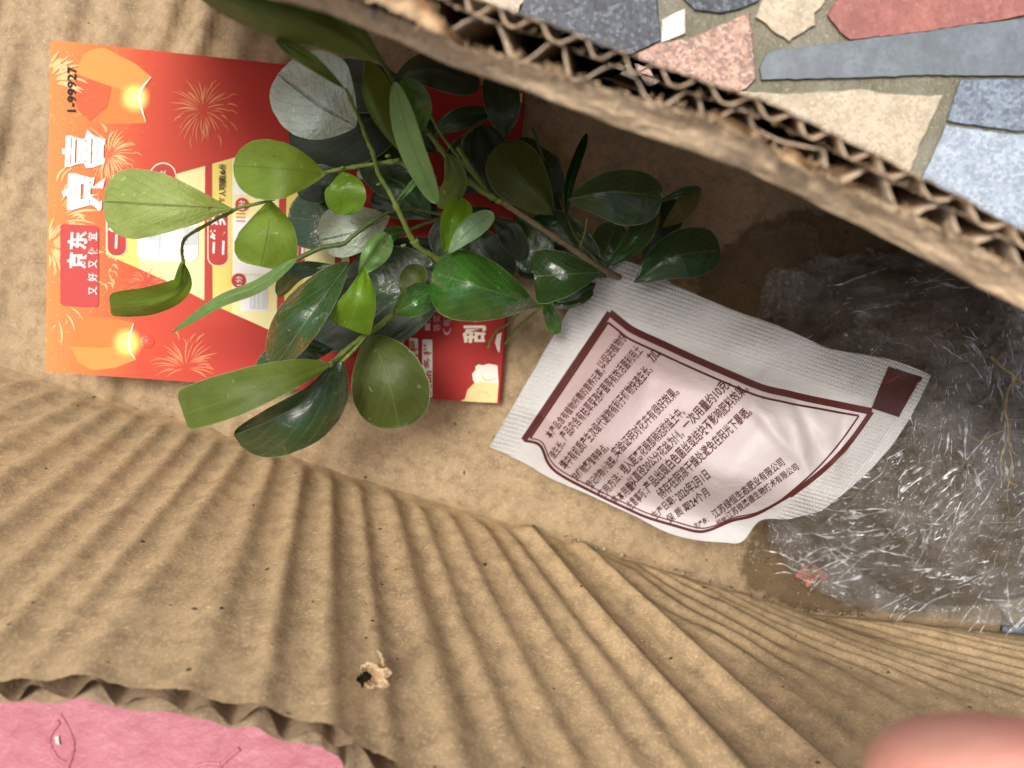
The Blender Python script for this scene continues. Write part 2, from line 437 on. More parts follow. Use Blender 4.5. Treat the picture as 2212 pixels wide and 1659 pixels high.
V, F, U = grid(500, 6, lambda u, v: far_sheet(u, 154 + 3 * nz(u * 50, 1, 3), v * .12, jit=6))
build('outer_liner', V, F, M['kraft_edge'], wall_far, uvs=U)
def tri(x):
    x = x - math.floor(x); k = abs(2 * x - 1)
    return smooth(k, .10, .90)
def flute(lo, hi, pitch, seed):
    def f(u, v):
        x = lerp(-700, 3000, u); ph = x / pitch + .5 * nz(x * .004, seed, 1)
        a = aoff(u) - 3 if lo == 'A' else lo
        crush = 1 - .75 * smooth(nz(x * .0045, seed, 11), .12, .4)
        k = tri(ph + .05 * nz(u * 30, v * 2, seed))
        off = lerp(a, hi, .5 + (k - .5) * (.98 if crush > .9 else crush))
        return far_sheet(u, off + 3.0 * nz(x * .05, 0, seed), .0005 + .0012 * abs(nz(x * .05, 3, seed)) + v * .112)
    return f
V, F, U = grid(1700, 5, flute('A', 121, 143, 2))
big_f = build('large_fluting', V, F, M['flute'], wall_far, uvs=U)
V, F, U = grid(2000, 5, flute(122, 153, 92, 6))
small_f = build('small_fluting', V, F, M['flute'], wall_far, uvs=U)
for o in (big_f, small_f):
    md = o.modifiers.new('t', 'SOLIDIFY'); md.thickness = .0002; md.offset = 0
# torn liner scraps along the rim
def rimshred(x0, o0, x1, o1, w0, w1, seed, z=.121):
    global mb
    pts = []; mb = MB()
    for k in range(4):
        t = k / 3; x = lerp(x0, x1, t); y = fx(RIM, x); o = lerp(o0, o1, t) + 6 * nz(t * 3, seed, 1)
        pts.append((x + .384 * o, y - .923 * o, z + .002 * math.sin(t * 3.1)))
    shred(pts, w0, w1, .0018, seed)
    mb.build('torn_paper', M['kraft_torn'], wall_far)
rimshred(600, 60, 780, 96, 22, 30, 11); rimshred(760, 92, 905, 78, 30, 24, 12); rimshred(880, 74, 960, 62, 26, 8, 13)
rimshred(700, 112, 850, 104, 14, 12, 14); rimshred(905, 60, 985, 50, 12, 8, 15)
rimshred(1500, 92, 1590, 76, 8, 11, 16); rimshred(1590, 88, 1640, 66, 10, 3, 17); rimshred(1745, 70, 1790, 96, 8, 4, 18)
rimshred(1800, 60, 1858, 84, 10, 3, 19); rimshred(1660, 74, 1735, 60, 16, 10, 20, .118)

rnd = random.Random(21); mb = MB()
def fray(line_off, n, w, ln, z):
    for k in range(n):
        x = rnd.uniform(560, 2330); y = fx(RIM, x); o = line_off(x) + rnd.uniform(-5, 7)
        bx, by = x + .384 * o, y - .923 * o; a = rnd.uniform(0, 6.28) if rnd.random() < .4 else rnd.gauss(-1.2, .6)
        L = ln * rnd.uniform(.4, 1.4); W = w * rnd.uniform(.5, 1.5); dx, dy = math.cos(a), math.sin(a); s_ = rnd.random() * 90
        V = []
        for i in range(6):
            k_ = i / 5; wi = W * (1 - k_ * .8) * (1 + .6 * nz(i * .9, s_, 1)); cx, cy = bx + dx * L * k_ + 3 * nz(k_ * 3, s_, 2), by + dy * L * k_ + 3 * nz(k_ * 3, s_, 7)
            for q in (-1, 0, 1): V.append(at(cx - dy * wi * q, cy + dx * wi * q, z + .0015 * k_ * rnd.uniform(.3, 1) - .0004 * abs(q)))
        mb.add(V, [(3 * i + q, 3 * i + q + 1, 3 * i + q + 4, 3 * i + q + 3) for i in range(5) for q in (0, 1)])
fray(lambda x: fx(AOFF, x), 260, 3.2, 15, .1195); fray(lambda x: 121, 120, 2.2, 10, .1205); fray(lambda x: 154, 150, 2.2, 9, .1205)
mb.build('frayed_paper', M['kraft_torn'], wall_far)

# ================================================================== GROUND
GZ = -.0068
t = NT('mortar'); o_ = t.obj()
c = t.mix(t.step(t.noise(40, 5, .65, o_), .35, .62), (.15, .145, .085), (.25, .235, .175))
c = t.mix(t.step(t.noise(14, 3, .6, o_), .55, .7), c, (.11, .14, .03))
c = t.mix(t.math('MULTIPLY', t.step(t.noise(700, 2, .6, o_), .6, .7), .6), c, (.42, .40, .34))
M['mortar'] = t.P(Base_Color=c, Roughness=.35, Normal=t.bump(t.noise(260, 5, .7, o_), .9, .002))
build('ground', [(-30, -30, GZ), (30, -30, GZ), (30, 30, GZ), (-30, 30, GZ)], [(0, 1, 2, 3)], M['mortar'], kind='structure')
ground = bpy.data.objects['ground']
SM = {'dark': stone('dark_granite', (.075, .088, .105), (.03, .035, .045), (.20, .23, .26), 380, thr=.58),
      'pink': stone('pink_granite', (.50, .30, .22), (.11, .11, .11), (.62, .50, .42), 420, thr=.58),
      'cream': stone('cream_stone', (.52, .45, .33), (.36, .30, .2), (.60, .54, .42), 420, thr=.62),
      'white': stone('white_stone', (.78, .75, .7), (.6, .56, .5), (.85, .83, .8)),
      'red': stone('red_stone', (.36, .14, .115), (.24, .09, .08), (.46, .22, .19), 340, thr=.66),
      'slate': stone('grey_slate', (.17, .20, .225), (.13, .155, .17), (.22, .25, .27), 420, thr=.7),
      'blue': stone('blue_granite', (.20, .245, .30), (.08, .10, .14), (.34, .39, .45), 420, thr=.60),
      'sunlit': stone('sunlit_blue_granite', (.38, .45, .52), (.22, .28, .35), (.52, .59, .65), 420, thr=.60),
      'rose': None}
t = NT('rose_paving'); o_ = t.obj()
c = t.mix(t.step(t.noise(90, 5, .6, o_), .35, .65), (.42, .135, .165), (.49, .18, .21))
c = t.mix(t.math('MULTIPLY', t.step(t.noise(300, 4, .7, o_, .5), .56, .7), .5), c, (.52, .26, .28))
SM['rose'] = t.P(Base_Color=c, Roughness=.5, Normal=t.bump(t.noise(120, 5, .6, o_), .6, .003))
def slab(pts, key, rag=3.0, seed=0, z=-.0055, label=None):
    P = []
    n = len(pts)
    for i in range(n):
        a, b = pts[i], pts[(i + 1) % n]; L = math.hypot(b[0] - a[0], b[1] - a[1]); k = max(2, int(L / 14))
        for j in range(k):
            t_ = j / k; x, y = lerp(a[0], b[0], t_), lerp(a[1], b[1], t_)
            P.append((x + rag * nz(x * .05, y * .05, seed) + rag * .4 * nz(x * .2, y * .2, seed), y + rag * nz(x * .05, y * .05, seed + 9)))
    cx = sum(p[0] for p in P) / len(P); cy = sum(p[1] for p in P) / len(P); m = len(P)
    V, F = [], []
    for zz, ins in ((GZ, 0), (z - .0007, 0), (z, 3.0)):
        for x, y in P:
            L = math.hypot(cx - x, cy - y) or 1
            V.append(at(x + (cx - x) / L * ins, y + (cy - y) / L * ins, zz))
    for r in range(2):
        for j in range(m):
            F.append((r * m + j, r * m + (j + 1) % m, (r + 1) * m + (j + 1) % m, (r + 1) * m + j))
    top = [V[2 * m + j] for j in range(m)]
    for tri_ in tessellate_polygon([top]): F.append(tuple(2 * m + i for i in tri_))
    return build('paving_stone', V, F, SM[key], ground, smooth_=False, label=label)
slab([(1120, 10), (1190, -60), (1415, -60), (1428, 88), (1365, 118), (1260, 140), (1100, 80)], 'dark', 3, 1, label='dark grey granite stone')
slab([(1000, -60), (1160, -60), (1125, 25), (1080, 60), (990, 20)], 'cream', 3, 2)
slab([(1430, 42), (1480, 18), (1481, 74), (1428, 92)], 'white', 3, 3, label='small white stone')
slab([(1470, -60), (1660, -60), (1640, 2), (1600, 20), (1555, 29), (1500, 22), (1472, -5)], 'dark', 2, 4)
slab([(1372, 116), (1425, 92), (1500, 80), (1568, 48), (1620, 26), (1634, 172), (1612, 193), (1560, 215), (1380, 190)], 'pink', 3, 5, label='pink speckled granite stone')
slab([(1632, 38), (1670, -60), (1815, -60), (1782, 8), (1760, 30), (1763, 55), (1722, 78), (1705, 91), (1690, 84), (1655, 55)], 'cream', 4, 6)
slab([(1786, 34), (1838, -60), (2330, -60), (2300, 12), (2160, 45), (1990, 70), (1834, 86), (1814, 70)], 'red', 3, 7, label='red stone')
slab([(1640, 148), (1648, 122), (1670, 110), (1850, 86), (2100, 52), (2330, 26), (2330, 163), (1990, 164), (1642, 172)], 'slate', 2, 8, label='long blue grey slate strip')
slab([(1560, 208), (1600, 196), (1700, 203), (1800, 196), (1862, 190), (1915, 203), (2039, 206), (2000, 290), (1962, 380), (1700, 400), (1540, 300)], 'cream', 5, 9, label='large cream stone')
slab([(2072, 172), (2330, 168), (2330, 268), (2200, 285), (2045, 262)], 'blue', 3, 10)
slab([(2042, 270), (2200, 292), (2330, 277), (2330, 800), (2150, 700), (1984, 400)], 'sunlit', 3, 11, label='pale blue granite stone half, light put into its colour')  # same stone as the slab above, sunlight painted as a lighter colour
slab([(2195, 1190), (2320, 1180), (2330, 1330), (2180, 1345), (2140, 1290), (2152, 1250)], 'cream', 4, 12)
slab([(2165, 1352), (2400, 1338), (2400, 1500), (2120, 1480)], 'blue', 3, 13)
slab([(-900, 1000), (500, 1250), (1300, 1900), (1200, 2300), (-900, 2300)], 'rose', 3, 14, label='rose pink paving')
slab([(-900, -700), (500, -900), (900, -200), (500, -150), (-700, -430)], 'slate', 3, 15)
slab([(2360, 100), (3400, -100), (3500, 900), (2360, 800)], 'cream', 3, 16)
slab([(2430, 860), (3500, 950), (3600, 2200), (2500, 2200), (2420, 1400)], 'dark', 3, 17)
slab([(2000, -900), (3300, -900), (3300, -150), (2360, -100)], 'pink', 3, 18)
slab([(700, -900), (1900, -900), (1900, -110), (960, -110)], 'cream', 3, 19)
# raised veins in the rose paving
mb = MB()
for path in ([(130, 1540), (150, 1575), (160, 1612), (150, 1650), (135, 1700)], [(132, 1556), (112, 1585), (108, 1604), (125, 1635), (148, 1648)], [(520, 1615), (480, 1650), (450, 1700)], [(480, 1648), (430, 1652), (400, 1690)]):
    n = 26; pts = [poly_at(path, i / n) for i in range(n + 1)]
    mb.tube([at(p[0] + 3 * nz(i * .5, 0, 1), p[1], -.0059) for i, p in enumerate(pts)], [.0010 + .0003 * nz(i * .6, 4, 4) for i in range(n + 1)], 6)
mb.build('raised_vein', SM['rose'], ground)
slab([(117, 1590), (128, 1588), (131, 1610), (121, 1608)], 'white', 1, 20, -.0048)

# ================================================================== CARDS
C4 = {'TL': (108, 92), 'BL': (98, 803), 'BR': (1078, 872), 'TR': (1131, 200)}
def card_z(px, py): return lerp(.0165, .0045, clamp((px - 100) / 1000)) + .0006 * math.sin(px * .004 + py * .003)
def card_material(name):
    t = NT(name); u = t.n('SeparateXYZ', i_0=t.uv()); X, Y = u.outputs[0], u.outputs[1]; o = t.obj()
    c = t.ramp(t.math('ADD', X, t.math('MULTIPLY', t.noise(25, 2, .5, o), .03)), [(0, (.66, .26, .08)), (.09, (.66, .19, .06)), (.22, (.55, .075, .038)), (.45, (.44, .04, .03)), (1, (.38, .03, .026))])
    spk = t.step(t.noise(1500, 1, .5, o), .68, .72)
    spk = t.math('MULTIPLY', spk, t.math('MULTIPLY', t.math('SUBTRACT', 1.0, t.step(X, .08, .24)), .55))
    c = t.mix(spk, c, (.9, .55, .2))
    return t.P(Base_Color=c, Roughness=.6, Specular_IOR_Level=.16, Normal=t.bump(t.noise(1200, 2, .5, o), .06, .0002))
M['card'] = card_material('printed_card')
M['card_edge'] = flat('card_edge', (.75, .45, .3), .6)
def card_poly(dx=0, dy=0, dz=0):
    q = [(x + dx, y + dy) for x, y in (C4['TL'], C4['TR'], C4['BR'], C4['BL'])]
    def f(u, v):
        x = lerp(lerp(q[0][0], q[3][0], v), lerp(q[1][0], q[2][0], v), u); y = lerp(lerp(q[0][1], q[3][1], v), lerp(q[1][1], q[2][1], v), u)
        return at(x, y, card_z(x, y) + dz)
    V, F, U = grid(40, 24, f); nT = len(V)
    V2 = [v - Vector((0, 0, .00035)) for v in V]
    F2 = [tuple(reversed([i + nT for i in g])) for g in F]
    nu, nv = 40, 24; ring = [i * (nv + 1) for i in range(nu + 1)] + [nu * (nv + 1) + j for j in range(1, nv + 1)] + [i * (nv + 1) + nv for i in range(nu - 1, -1, -1)] + [j for j in range(nv - 1, 0, -1)]
    S = [(ring[k], ring[(k + 1) % len(ring)], ring[(k + 1) % len(ring)] + nT, ring[k] + nT) for k in range(len(ring))]
    return V + V2, F + F2 + S, U + U, [0] * len(F) + [1] * (len(F2) + len(S))
c2 = empty('printed_card', at(600, 470, .003), 'lower red printed card, only its top edge and cream corner showing under the other card', 'card', 'red promotional cards')
V, F, U, MI = card_poly(4, -6, -.0012)
build('card_sheet', V, F, [M['card'], M['card_edge']], c2, uvs=U, mi=MI, smooth_=False)
c1 = empty('printed_card', at(600, 470, .004), 'upper red and orange promotional card with fireworks, lanterns and white Chinese lettering, under the leaves', 'card', 'red promotional cards')
V, F, U, MI = card_poly()
build('card_sheet', V, F, [M['card'], M['card_edge']], c1, uvs=U, mi=MI, smooth_=False)

def pm(name, col, rough=.6): M[name] = flat(name, col, rough, .05, spec=.18); return M[name]
pm('cream_print', (.86, .80, .62)); pm('yellow_print', (.76, .62, .17)); pm('lemon_print', (.80, .74, .38)); pm('red_print', (.46, .05, .04)); pm('badge_print', (.50, .065, .06))
pm('black_print', (.012, .01, .01)); pm('orange_print', (.60, .20, .05)); pm('amber_print', (.64, .29, .07)); pm('lred_print', (.56, .11, .045)); pm('firework_print', (.74, .30, .13)); pm('spark_print', (.82, .52, .24))
pm('grey_print', (.55, .57, .58)); pm('lgrey_print', (.75, .76, .76)); pm('cloud_print', (.82, .79, .68)); pm('cloudy_print', (.85, .64, .30)); pm('pink_print', (.8, .45, .5)); pm('shade_print', (.70, .50, .25))
def glow_mat():
    t = NT('glow_print'); u = t.n('SeparateXYZ', i_0=t.uv())
    dx = t.math('SUBTRACT', u.outputs[0], .5); dy = t.math('SUBTRACT', u.outputs[1], .5)
    r = t.math('SQRT', t.math('ADD', t.math('MULTIPLY', dx, dx), t.math('MULTIPLY', dy, dy)))
    t.P(Base_Color=t.ramp(r, [(0, (.95, .86, .16)), (.2, (.95, .74, .05)), (.5, (.9, .45, .05))]), Roughness=.42)
    tr = t.n('BsdfTransparent'); fac = t.math('SUBTRACT', 1.0, t.step(r, .2, .5))
    mx = t.n('MixShader', i_0=fac, i_1=tr.outputs[0], i_2=t.p.outputs[0]); t.t.links.new(mx.outputs[0], t.out.inputs[0]); return t.m
M['glow'] = glow_mat()

LZ = .00006
class Print:
    def __init__(s, zf): s.mb = MB(); s.zf = zf; s.mats = []
    def mi(s, m):
        if m not in s.mats: s.mats.append(m)
        return s.mats.index(m)
    def poly(s, pts, m, layer=1, uv=None):
        V = [at(x, y, s.zf(x, y) + LZ * layer) for x, y in pts]
        F = [tuple(f) for f in tessellate_polygon([V])]
        G = []
        for f in F:
            a, b, c = (V[i] for i in f)
            G.append(f if (b - a).cross(c - a).z > 0 else tuple(reversed(f)))
        s.mb.add(V, G, uv, s.mi(m))
    def blob(s, pts, m, layer=1):
        n = len(pts); P = []
        for i in range(n):
            seg = [pts[(i - 1) % n], pts[i], pts[(i + 1) % n], pts[(i + 2) % n]]
            P += [poly_at(seg, 1 / 3 + k / 15) for k in range(5)]
        s.poly(P, m, layer)
    def strip(s, pts, w, m, layer=1, n=None, taper=False, closed=False):
        n = n or max(6, len(pts) * 3); c = [poly_at(pts, i / n) for i in range(n + 1)] if len(pts) > 2 or n > 1 else pts
        V, F = [], []
        for i, p in enumerate(c):
            a, b = c[max(0, i - 1)], c[min(n, i + 1)]; dx, dy = b[0] - a[0], b[1] - a[1]; L = math.hypot(dx, dy) or 1
            ww = w * (math.sin(math.pi * (.08 + .87 * i / n)) if taper else 1) / 2
            for k in (1, -1):
                x, y = p[0] + dy / L * ww * k, p[1] - dx / L * ww * k; V.append(at(x, y, s.zf(x, y) + LZ * layer))
        for i in range(n): F.append((2 * i, 2 * i + 1, 2 * i + 3, 2 * i + 2))
        s.mb.add(V, F, None, s.mi(m))
    def disc(s, x, y, r, m, layer=1, sx=1, n=32):
        s.poly([(x + r * sx * math.cos(2 * math.pi * k / n), y + r * math.sin(2 * math.pi * k / n)) for k in range(n)], m, layer, [(.5 + .5 * math.cos(2 * math.pi * k / n), .5 + .5 * math.sin(2 * math.pi * k / n)) for k in range(n)])
    def rrect(s, x0, y0, x1, y1, r, m, layer=1, skew=0.0):
        P = []
        for cx, cy, a0 in ((x1 - r, y1 - r, 0), (x0 + r, y1 - r, 90), (x0 + r, y0 + r, 180), (x1 - r, y0 + r, 270)):
            for k in range(7):
                a = math.radians(a0 + 15 * k); P.append((cx + r * math.cos(a), cy + r * math.sin(a)))
        P = [(x, y + skew * (x - x0)) for x, y in P]
        s.poly(P, m, layer)
    def text(s, body, p0, p1, h, m, layer=3, bold=0.0, shear=0.0, up=None):
        """baseline from p0 to p1 (whole width), h = height of a full character"""
        c = bpy.data.curves.new('t', 'FONT'); c.body = body; c.resolution_u = 2; c.offset = bold
        o = bpy.data.objects.new('t', c); SC.collection.objects.link(o)
        bpy.context.view_layer.update()
        me = o.evaluated_get(bpy.context.evaluated_depsgraph_get()).to_mesh()
        vs = [v.co.copy() for v in me.vertices]; fs = [tuple(p.vertices) for p in me.polygons]
        o.to_mesh_clear(); bpy.data.objects.remove(o); bpy.data.curves.remove(c)
        if not vs: return
        x0, x1 = min(v.x for v in vs), max(v.x for v in vs)
        dx, dy = p1[0] - p0[0], p1[1] - p0[1]; L = math.hypot(dx, dy)
        ux, uy = (dy / L, -dx / L) if up is None else up
        V = []
        for v in vs:
            a = (v.x - x0) / (x1 - x0); b = v.y / .92 * h + shear * a
            x, y = p0[0] + dx * a + ux * b, p0[1] + dy * a + uy * b
            V.append(at(x, y, s.zf(x, y) + LZ * layer))
        s.mb.add(V, fs, None, s.mi(m))
    def build(s, name, parent, label=None):
        return s.mb.build(name, s.mats, parent, smooth_=False, label=label)

rnd = random.Random(7)
def firework(pr, x, y, r, m, n=46, r0=.15, w=2.0, a0=0, a1=360, cut=None):
    for i in range(n):
        a = math.radians(a0 + (a1 - a0) * (i + rnd.random() * .7) / n)
        s0 = r * (r0 + .25 * rnd.random()); s1 = r * (.62 + .42 * rnd.random())
        if rnd.random() < .25: s0 = s1 * .8; s1 *= 1.15
        b = a + .12 * (rnd.random() - .5); d = .10 * (1 if math.cos(a) > 0 else -1)
        pts = [(x + s0 * math.cos(a), y + s0 * math.sin(a)), (x + (s0 + s1) / 2 * math.cos(b), y + (s0 + s1) / 2 * math.sin(b)), (x + s1 * math.cos(b + d), y + s1 * math.sin(b + d))]
        if cut and any(cut(*p) for p in pts): continue
        pr.strip(pts, w * .72 * (.7 + .7 * rnd.random()), m, 2, 5, True)
in_card = lambda x, y: x < 102 or y > lerp(801, 870, (x - 98) / 980) or y < lerp(95, 205, (x - 108) / 1000)

pr = Print(card_z)
for (x, y, r, n, w) in ((437, 237, 76, 52, 2.4), (401, 794, 76, 52, 2.8), (315, 612, 50, 40, 2.0)):
    if x != 437: pr.build('firework_print', c1); pr = Print(card_z)
    firework(pr, x, y, r, M['firework_print'], n, .1, w, cut=in_card)
pr.build('firework_print', c1); pr = Print(card_z)
firework(pr, 234, 334, 62, M['spark_print'], 60, .1, 3, cut=in_card)
firework(pr, 104, 530, 66, M['spark_print'], 26, .15, 7, -85, 85, in_card)
firework(pr, 104, 480, 110, M['spark_print'], 14, .35, 6, -80, 10, in_card)
firework(pr, 104, 640, 110, M['spark_print'], 12, .35, 6, -60, 85, in_card)
firework(pr, 96, 180, 90, M['spark_print'], 18, .3, 8, -75, 10, in_card)
firework(pr, 170, 575, 88, M['spark_print'], 12, .65, 5, -40, 40, in_card)
for q in range(150):
    x, y = 104 + abs(rnd.gauss(0, 70)), rnd.uniform(110, 790)
    if not in_card(x, y): pr.disc(x, y, rnd.uniform(.6, 1.5), M['firework_print'], 2, n=6)
pr.build('firework_print', c1)

pr = Print(card_z)
pr.poly([(165, 160), (172, 135), (182, 116), (200, 106), (225, 103), (244, 112), (255, 119), (290, 136), (328, 167), (309, 187), (300, 205), (270, 196), (215, 178)], M['amber_print'], 1)
pr.poly([(165, 160), (215, 178), (270, 196), (300, 205), (305, 232), (315, 266), (262, 268), (215, 267), (193, 260), (176, 246), (165, 230), (160, 214), (158, 185)], M['orange_print'], 1)
pr.poly([(165, 160), (215, 178), (240, 187), (232, 230), (195, 262), (170, 240), (160, 214)], M['lred_print'], 2)
pr.disc(291, 211, 38, M['glow'], 3, .95)
pr.strip([(326, 167), (309, 187), (301, 205), (305, 232), (315, 264)], 6, M['cream_print'], 4, 14, True)
pr.build('lantern_print', c1); pr = Print(card_z)
pr.disc(274, 741, 38, M['glow'], 3, .95)
pr.poly([(176, 690), (187, 684), (235, 686), (290, 697), (282, 722), (278, 746), (210, 752), (154, 748), (158, 720), (170, 698)], M['orange_print'], 1)
pr.poly([(154, 748), (210, 752), (278, 746), (281, 762), (294, 777), (250, 794), (200, 800), (168, 782)], M['amber_print'], 1)

pr.strip([(289, 698), (281, 722), (278, 746), (283, 762), (293, 776)], 5, M['cream_print'], 4, 14, True)
pr.build('lantern_print', c1)

pr = Print(card_z)
R = M['red_print']
pr.poly([(229, 430), (262, 413), (381, 376), (505, 341), (614, 311), (720, 338), (760, 480), (745, 690), (655, 738), (591, 717), (454, 655), (358, 606), (229, 549)], M['lemon_print'], 2)
pr.poly([(240, 426), (300, 402), (300, 580), (232, 551)], M['yellow_print'], 3)
pr.poly([(457, 356), (500, 343), (500, 676), (459, 656)], M['yellow_print'], 3)
pr.poly([(621, 314), (660, 323), (652, 736), (612, 722)], M['yellow_print'], 3)
pr.poly([(443, 357), (458, 353), (459, 657), (441, 649)], R, 4); pr.poly([(605, 314), (621, 312), (612, 726), (597, 719)], R, 4)
pr.poly([(725, 340), (738, 350), (735, 700), (722, 708)], R, 4)
for x0, x1, yb, yt in ((232, 272, 552, 415), (450, 492, 573, 440), (626, 658, 580, 440)):
    pr.rrect(x0 - 2, yt - 2, x1 + 2, yb + 2, 20, M['cream_print'], 5); pr.rrect(x0, yt, x1, yb, 18, R, 6)
for x, y, r in ((523, 442, 15), (516, 606, 16), (693, 600, 15)): pr.disc(x, y, r, R, 6)
pr.disc(352, 380, 29, M['cream_print'], 5); pr.disc(352, 380, 26.5, R, 6)
# kitchen goods pictures
pr.rrect(296, 425, 428, 562, 18, M['white_print'], 5, .03); pr.rrect(320, 500, 346, 520, 2, M['grey_print'], 6); pr.rrect(396, 490, 426, 530, 3, M['grey_print'], 6)
pr.rrect(305, 540, 420, 560, 8, M['lgrey_print'], 6, .03)
pr.strip([(346, 495), (344, 530), (341, 556)], 2, M['grey_print'], 7); pr.strip([(404, 495), (402, 530), (396, 560)], 1.4, M['grey_print'], 7)
pr.rrect(504, 380, 570, 422, 3, M['white_print'], 5); pr.rrect(504, 545, 590, 592, 3, M['white_print'], 5); pr.rrect(504, 470, 560, 530, 3, M['white_print'], 5)
pr.rrect(520, 596, 578, 672, 3, M['lgrey_print'], 5); pr.rrect(540, 612, 576, 668, 3, M['grey_print'], 6)
for k in range(5): pr.strip([(510 + 0 * k, 445 + 8 * k), (530, 446 + 8 * k)], 3, M['orange_print'], 6, 2)
for k in range(3): pr.strip([(546 + 9 * k, 618), (546 + 9 * k, 640), (545 + 9 * k, 664)], 2.5, M['lgrey_print'], 7, 4)
pr.rrect(665, 420, 720, 470, 4, M['white_print'], 5); pr.poly([(700, 352), (722, 352), (722, 372), (704, 372)], M['pink_print'], 5); pr.disc(782, 376, 11, M['white_print'], 5)
pr.build('prize_panel', c1); pr = Print(card_z)
pr.rrect(130, 483, 213, 660, 9, M['badge_print'], 3, .06)
pr.build('logo_badge', c1); pr = Print(card_z)
for x0, x1, y0, y1 in ((912, 934, 733, 858), (884, 903, 730, 850), (854, 872, 728, 840)): pr.rrect(x0, y0, x1, y1, 3.5, M['white_print'], 3, .03)
pr.build('caption_box', c1); pr = Print(card_z)
pr.poly([(x, y) for x, y in ((1033, 787), (1043, 789), (1055, 786), (1068, 788), (1075, 790), (1077, 830), (1075, 851), (1060, 850), (1050, 845), (1042, 837), (1030, 834), (1022, 822), (1020, 808), (1027, 799), (1027, 792))], M['cloud_print'], 3)
pr.poly([(1084, 718), (1074, 722), (1069, 740), (1074, 756), (1079, 762), (1081, 740)], M['cloud_print'], 3)
pr.poly([(995, 866), (1004, 862), (1010, 842), (1024, 828), (1040, 824), (1056, 827), (1076, 828), (1074, 870), (1040, 869)], M['cloudy_print'], 4)
pr.strip([(1041, 806), (1045, 818), (1056, 822), (1074, 816)], 2.5, M['shade_print'], 5, 12, True)
pr.strip([(1030, 850), (1042, 846), (1056, 852), (1060, 860)], 2.5, M['shade_print'], 5, 12, True)
pr.build('cloud_print', c1); pr = Print(card_z)
pr.poly([(1110, 200), (1129, 202), (1127, 222), (1112, 212)], M['cloudy_print'], 3)
pr.build('corner_print', c1)

pr = Print(card_z); W = M['white_print']
UPL = (-1, 0)
pr.text('1-99927', (163, 241), (164, 143), 24, M['black_print'], 5, .02, up=UPL)
pr.text('京', (214, 456), (217, 373), 84, W, 5, .045, up=UPL); pr.text('喜', (214, 364), (217, 280), 84, W, 5, .045, up=UPL)
pr.text('京', (182, 580), (184, 545), 40, W, 5, .03, up=UPL); pr.text('东', (183, 539), (185, 500), 40, W, 5, .03, up=UPL)
pr.build('title_lettering', c1); pr = Print(card_z)
for ch, y in zip('又好又便宜', (628, 599, 570, 541, 511)): pr.text(ch, (208, y + 9), (208.5, y - 9), 20, W, 5, .01, up=UPL)
for (x, chars, ys) in ((265, '一等奖', (522, 487, 450)), (485, '二等奖', (535, 503, 472)), (655, '三等奖', (545, 512, 480))):
    for ch, y in zip(chars, ys): pr.text(ch, (x - 1, y + 15), (x, y - 15), 32, W, 8, .03, up=UPL)
for ch, y in zip('每人可领取6份', (432, 418, 405, 395, 384, 372, 360)): pr.text(ch, (486, y + 6), (486.5, y - 6), 15, M['black_print'], 8, .015, up=UPL)
for x, y in ((527, 442), (521, 606), (698, 600)): pr.text('1分', (x, y + 11), (x + .5, y - 10), 13, W, 8, .01, up=UPL)
pr.text('大奖', (357, 396), (358, 368), 13, W, 8, up=UPL)
pr.build('lettering', c1); pr = Print(card_z)
pr.text('刮', (1042, 741), (1045, 703), 46, M['cream_print'], 5, .04, up=UPL); pr.text('一刮', (1046, 695), (1052, 620), 46, M['cream_print'], 5, .04, up=UPL)
for x, chars, y0, dy, h, key in ((972, '（每日雨露均沾）', 724, 19, 17, 'pink_print'), (950, '等奖品丰富多样', 716, 19.5, 16, 'pink_print'), (929, '1分好礼先到先得', 714, 19, 15, 'pink_print'), (902, '流程简单', 712, 18, 14, 'pink_print')):
    for k, ch in enumerate(chars): pr.text(ch, (x, y0 - k * dy), (x + .5, y0 - (k + 1) * dy + 3), h, M[key], 5, .0, up=UPL)
for x, chars, y0 in ((930, '奖品多样', 855), (900, '参与流程', 848), (869, '活动规则', 840)):
    for k, ch in enumerate(chars): pr.text(ch, (x, y0 - k * 29 + 0), (x + .5, y0 - k * 29 - 25), 17, R, 6, .02, up=UPL)
for x, chars, y0 in ((936, '洗衣液大礼包', 612), (958, '限量奖品', 470), (905, '中奖率100%', 640), (880, '每人限领一次', 540), (925, '京东超市好物', 470)):
    for k, ch in enumerate(chars): pr.text(ch, (x, y0 - k * 18), (x + .5, y0 - k * 18 - 15), 14, M['pink_print'], 5, .0, up=UPL)
pr.build('lettering', c1)

# water drop on the card
t = NT('water'); WAT = t.P(Base_Color=(1, 1, 1), Roughness=.02, Transmission_Weight=1.0, IOR=1.33)
def drop(u, v):
    a = u * 2 * math.pi; b = v * math.pi / 2
    c = at(319, 738, card_z(319, 738) + .0001); r = .0019
    return c + Vector((r * math.cos(a) * math.sin(b), r * math.sin(a) * math.sin(b), .0013 * math.cos(b)))
V, F, U = grid(32, 10, drop)
F = [tuple(reversed(f)) for f in F]
o = build('water_drop', V, F, WAT, None, uvs=U, label='round clear water drop on the card beside the lower lantern', cat='water drop')

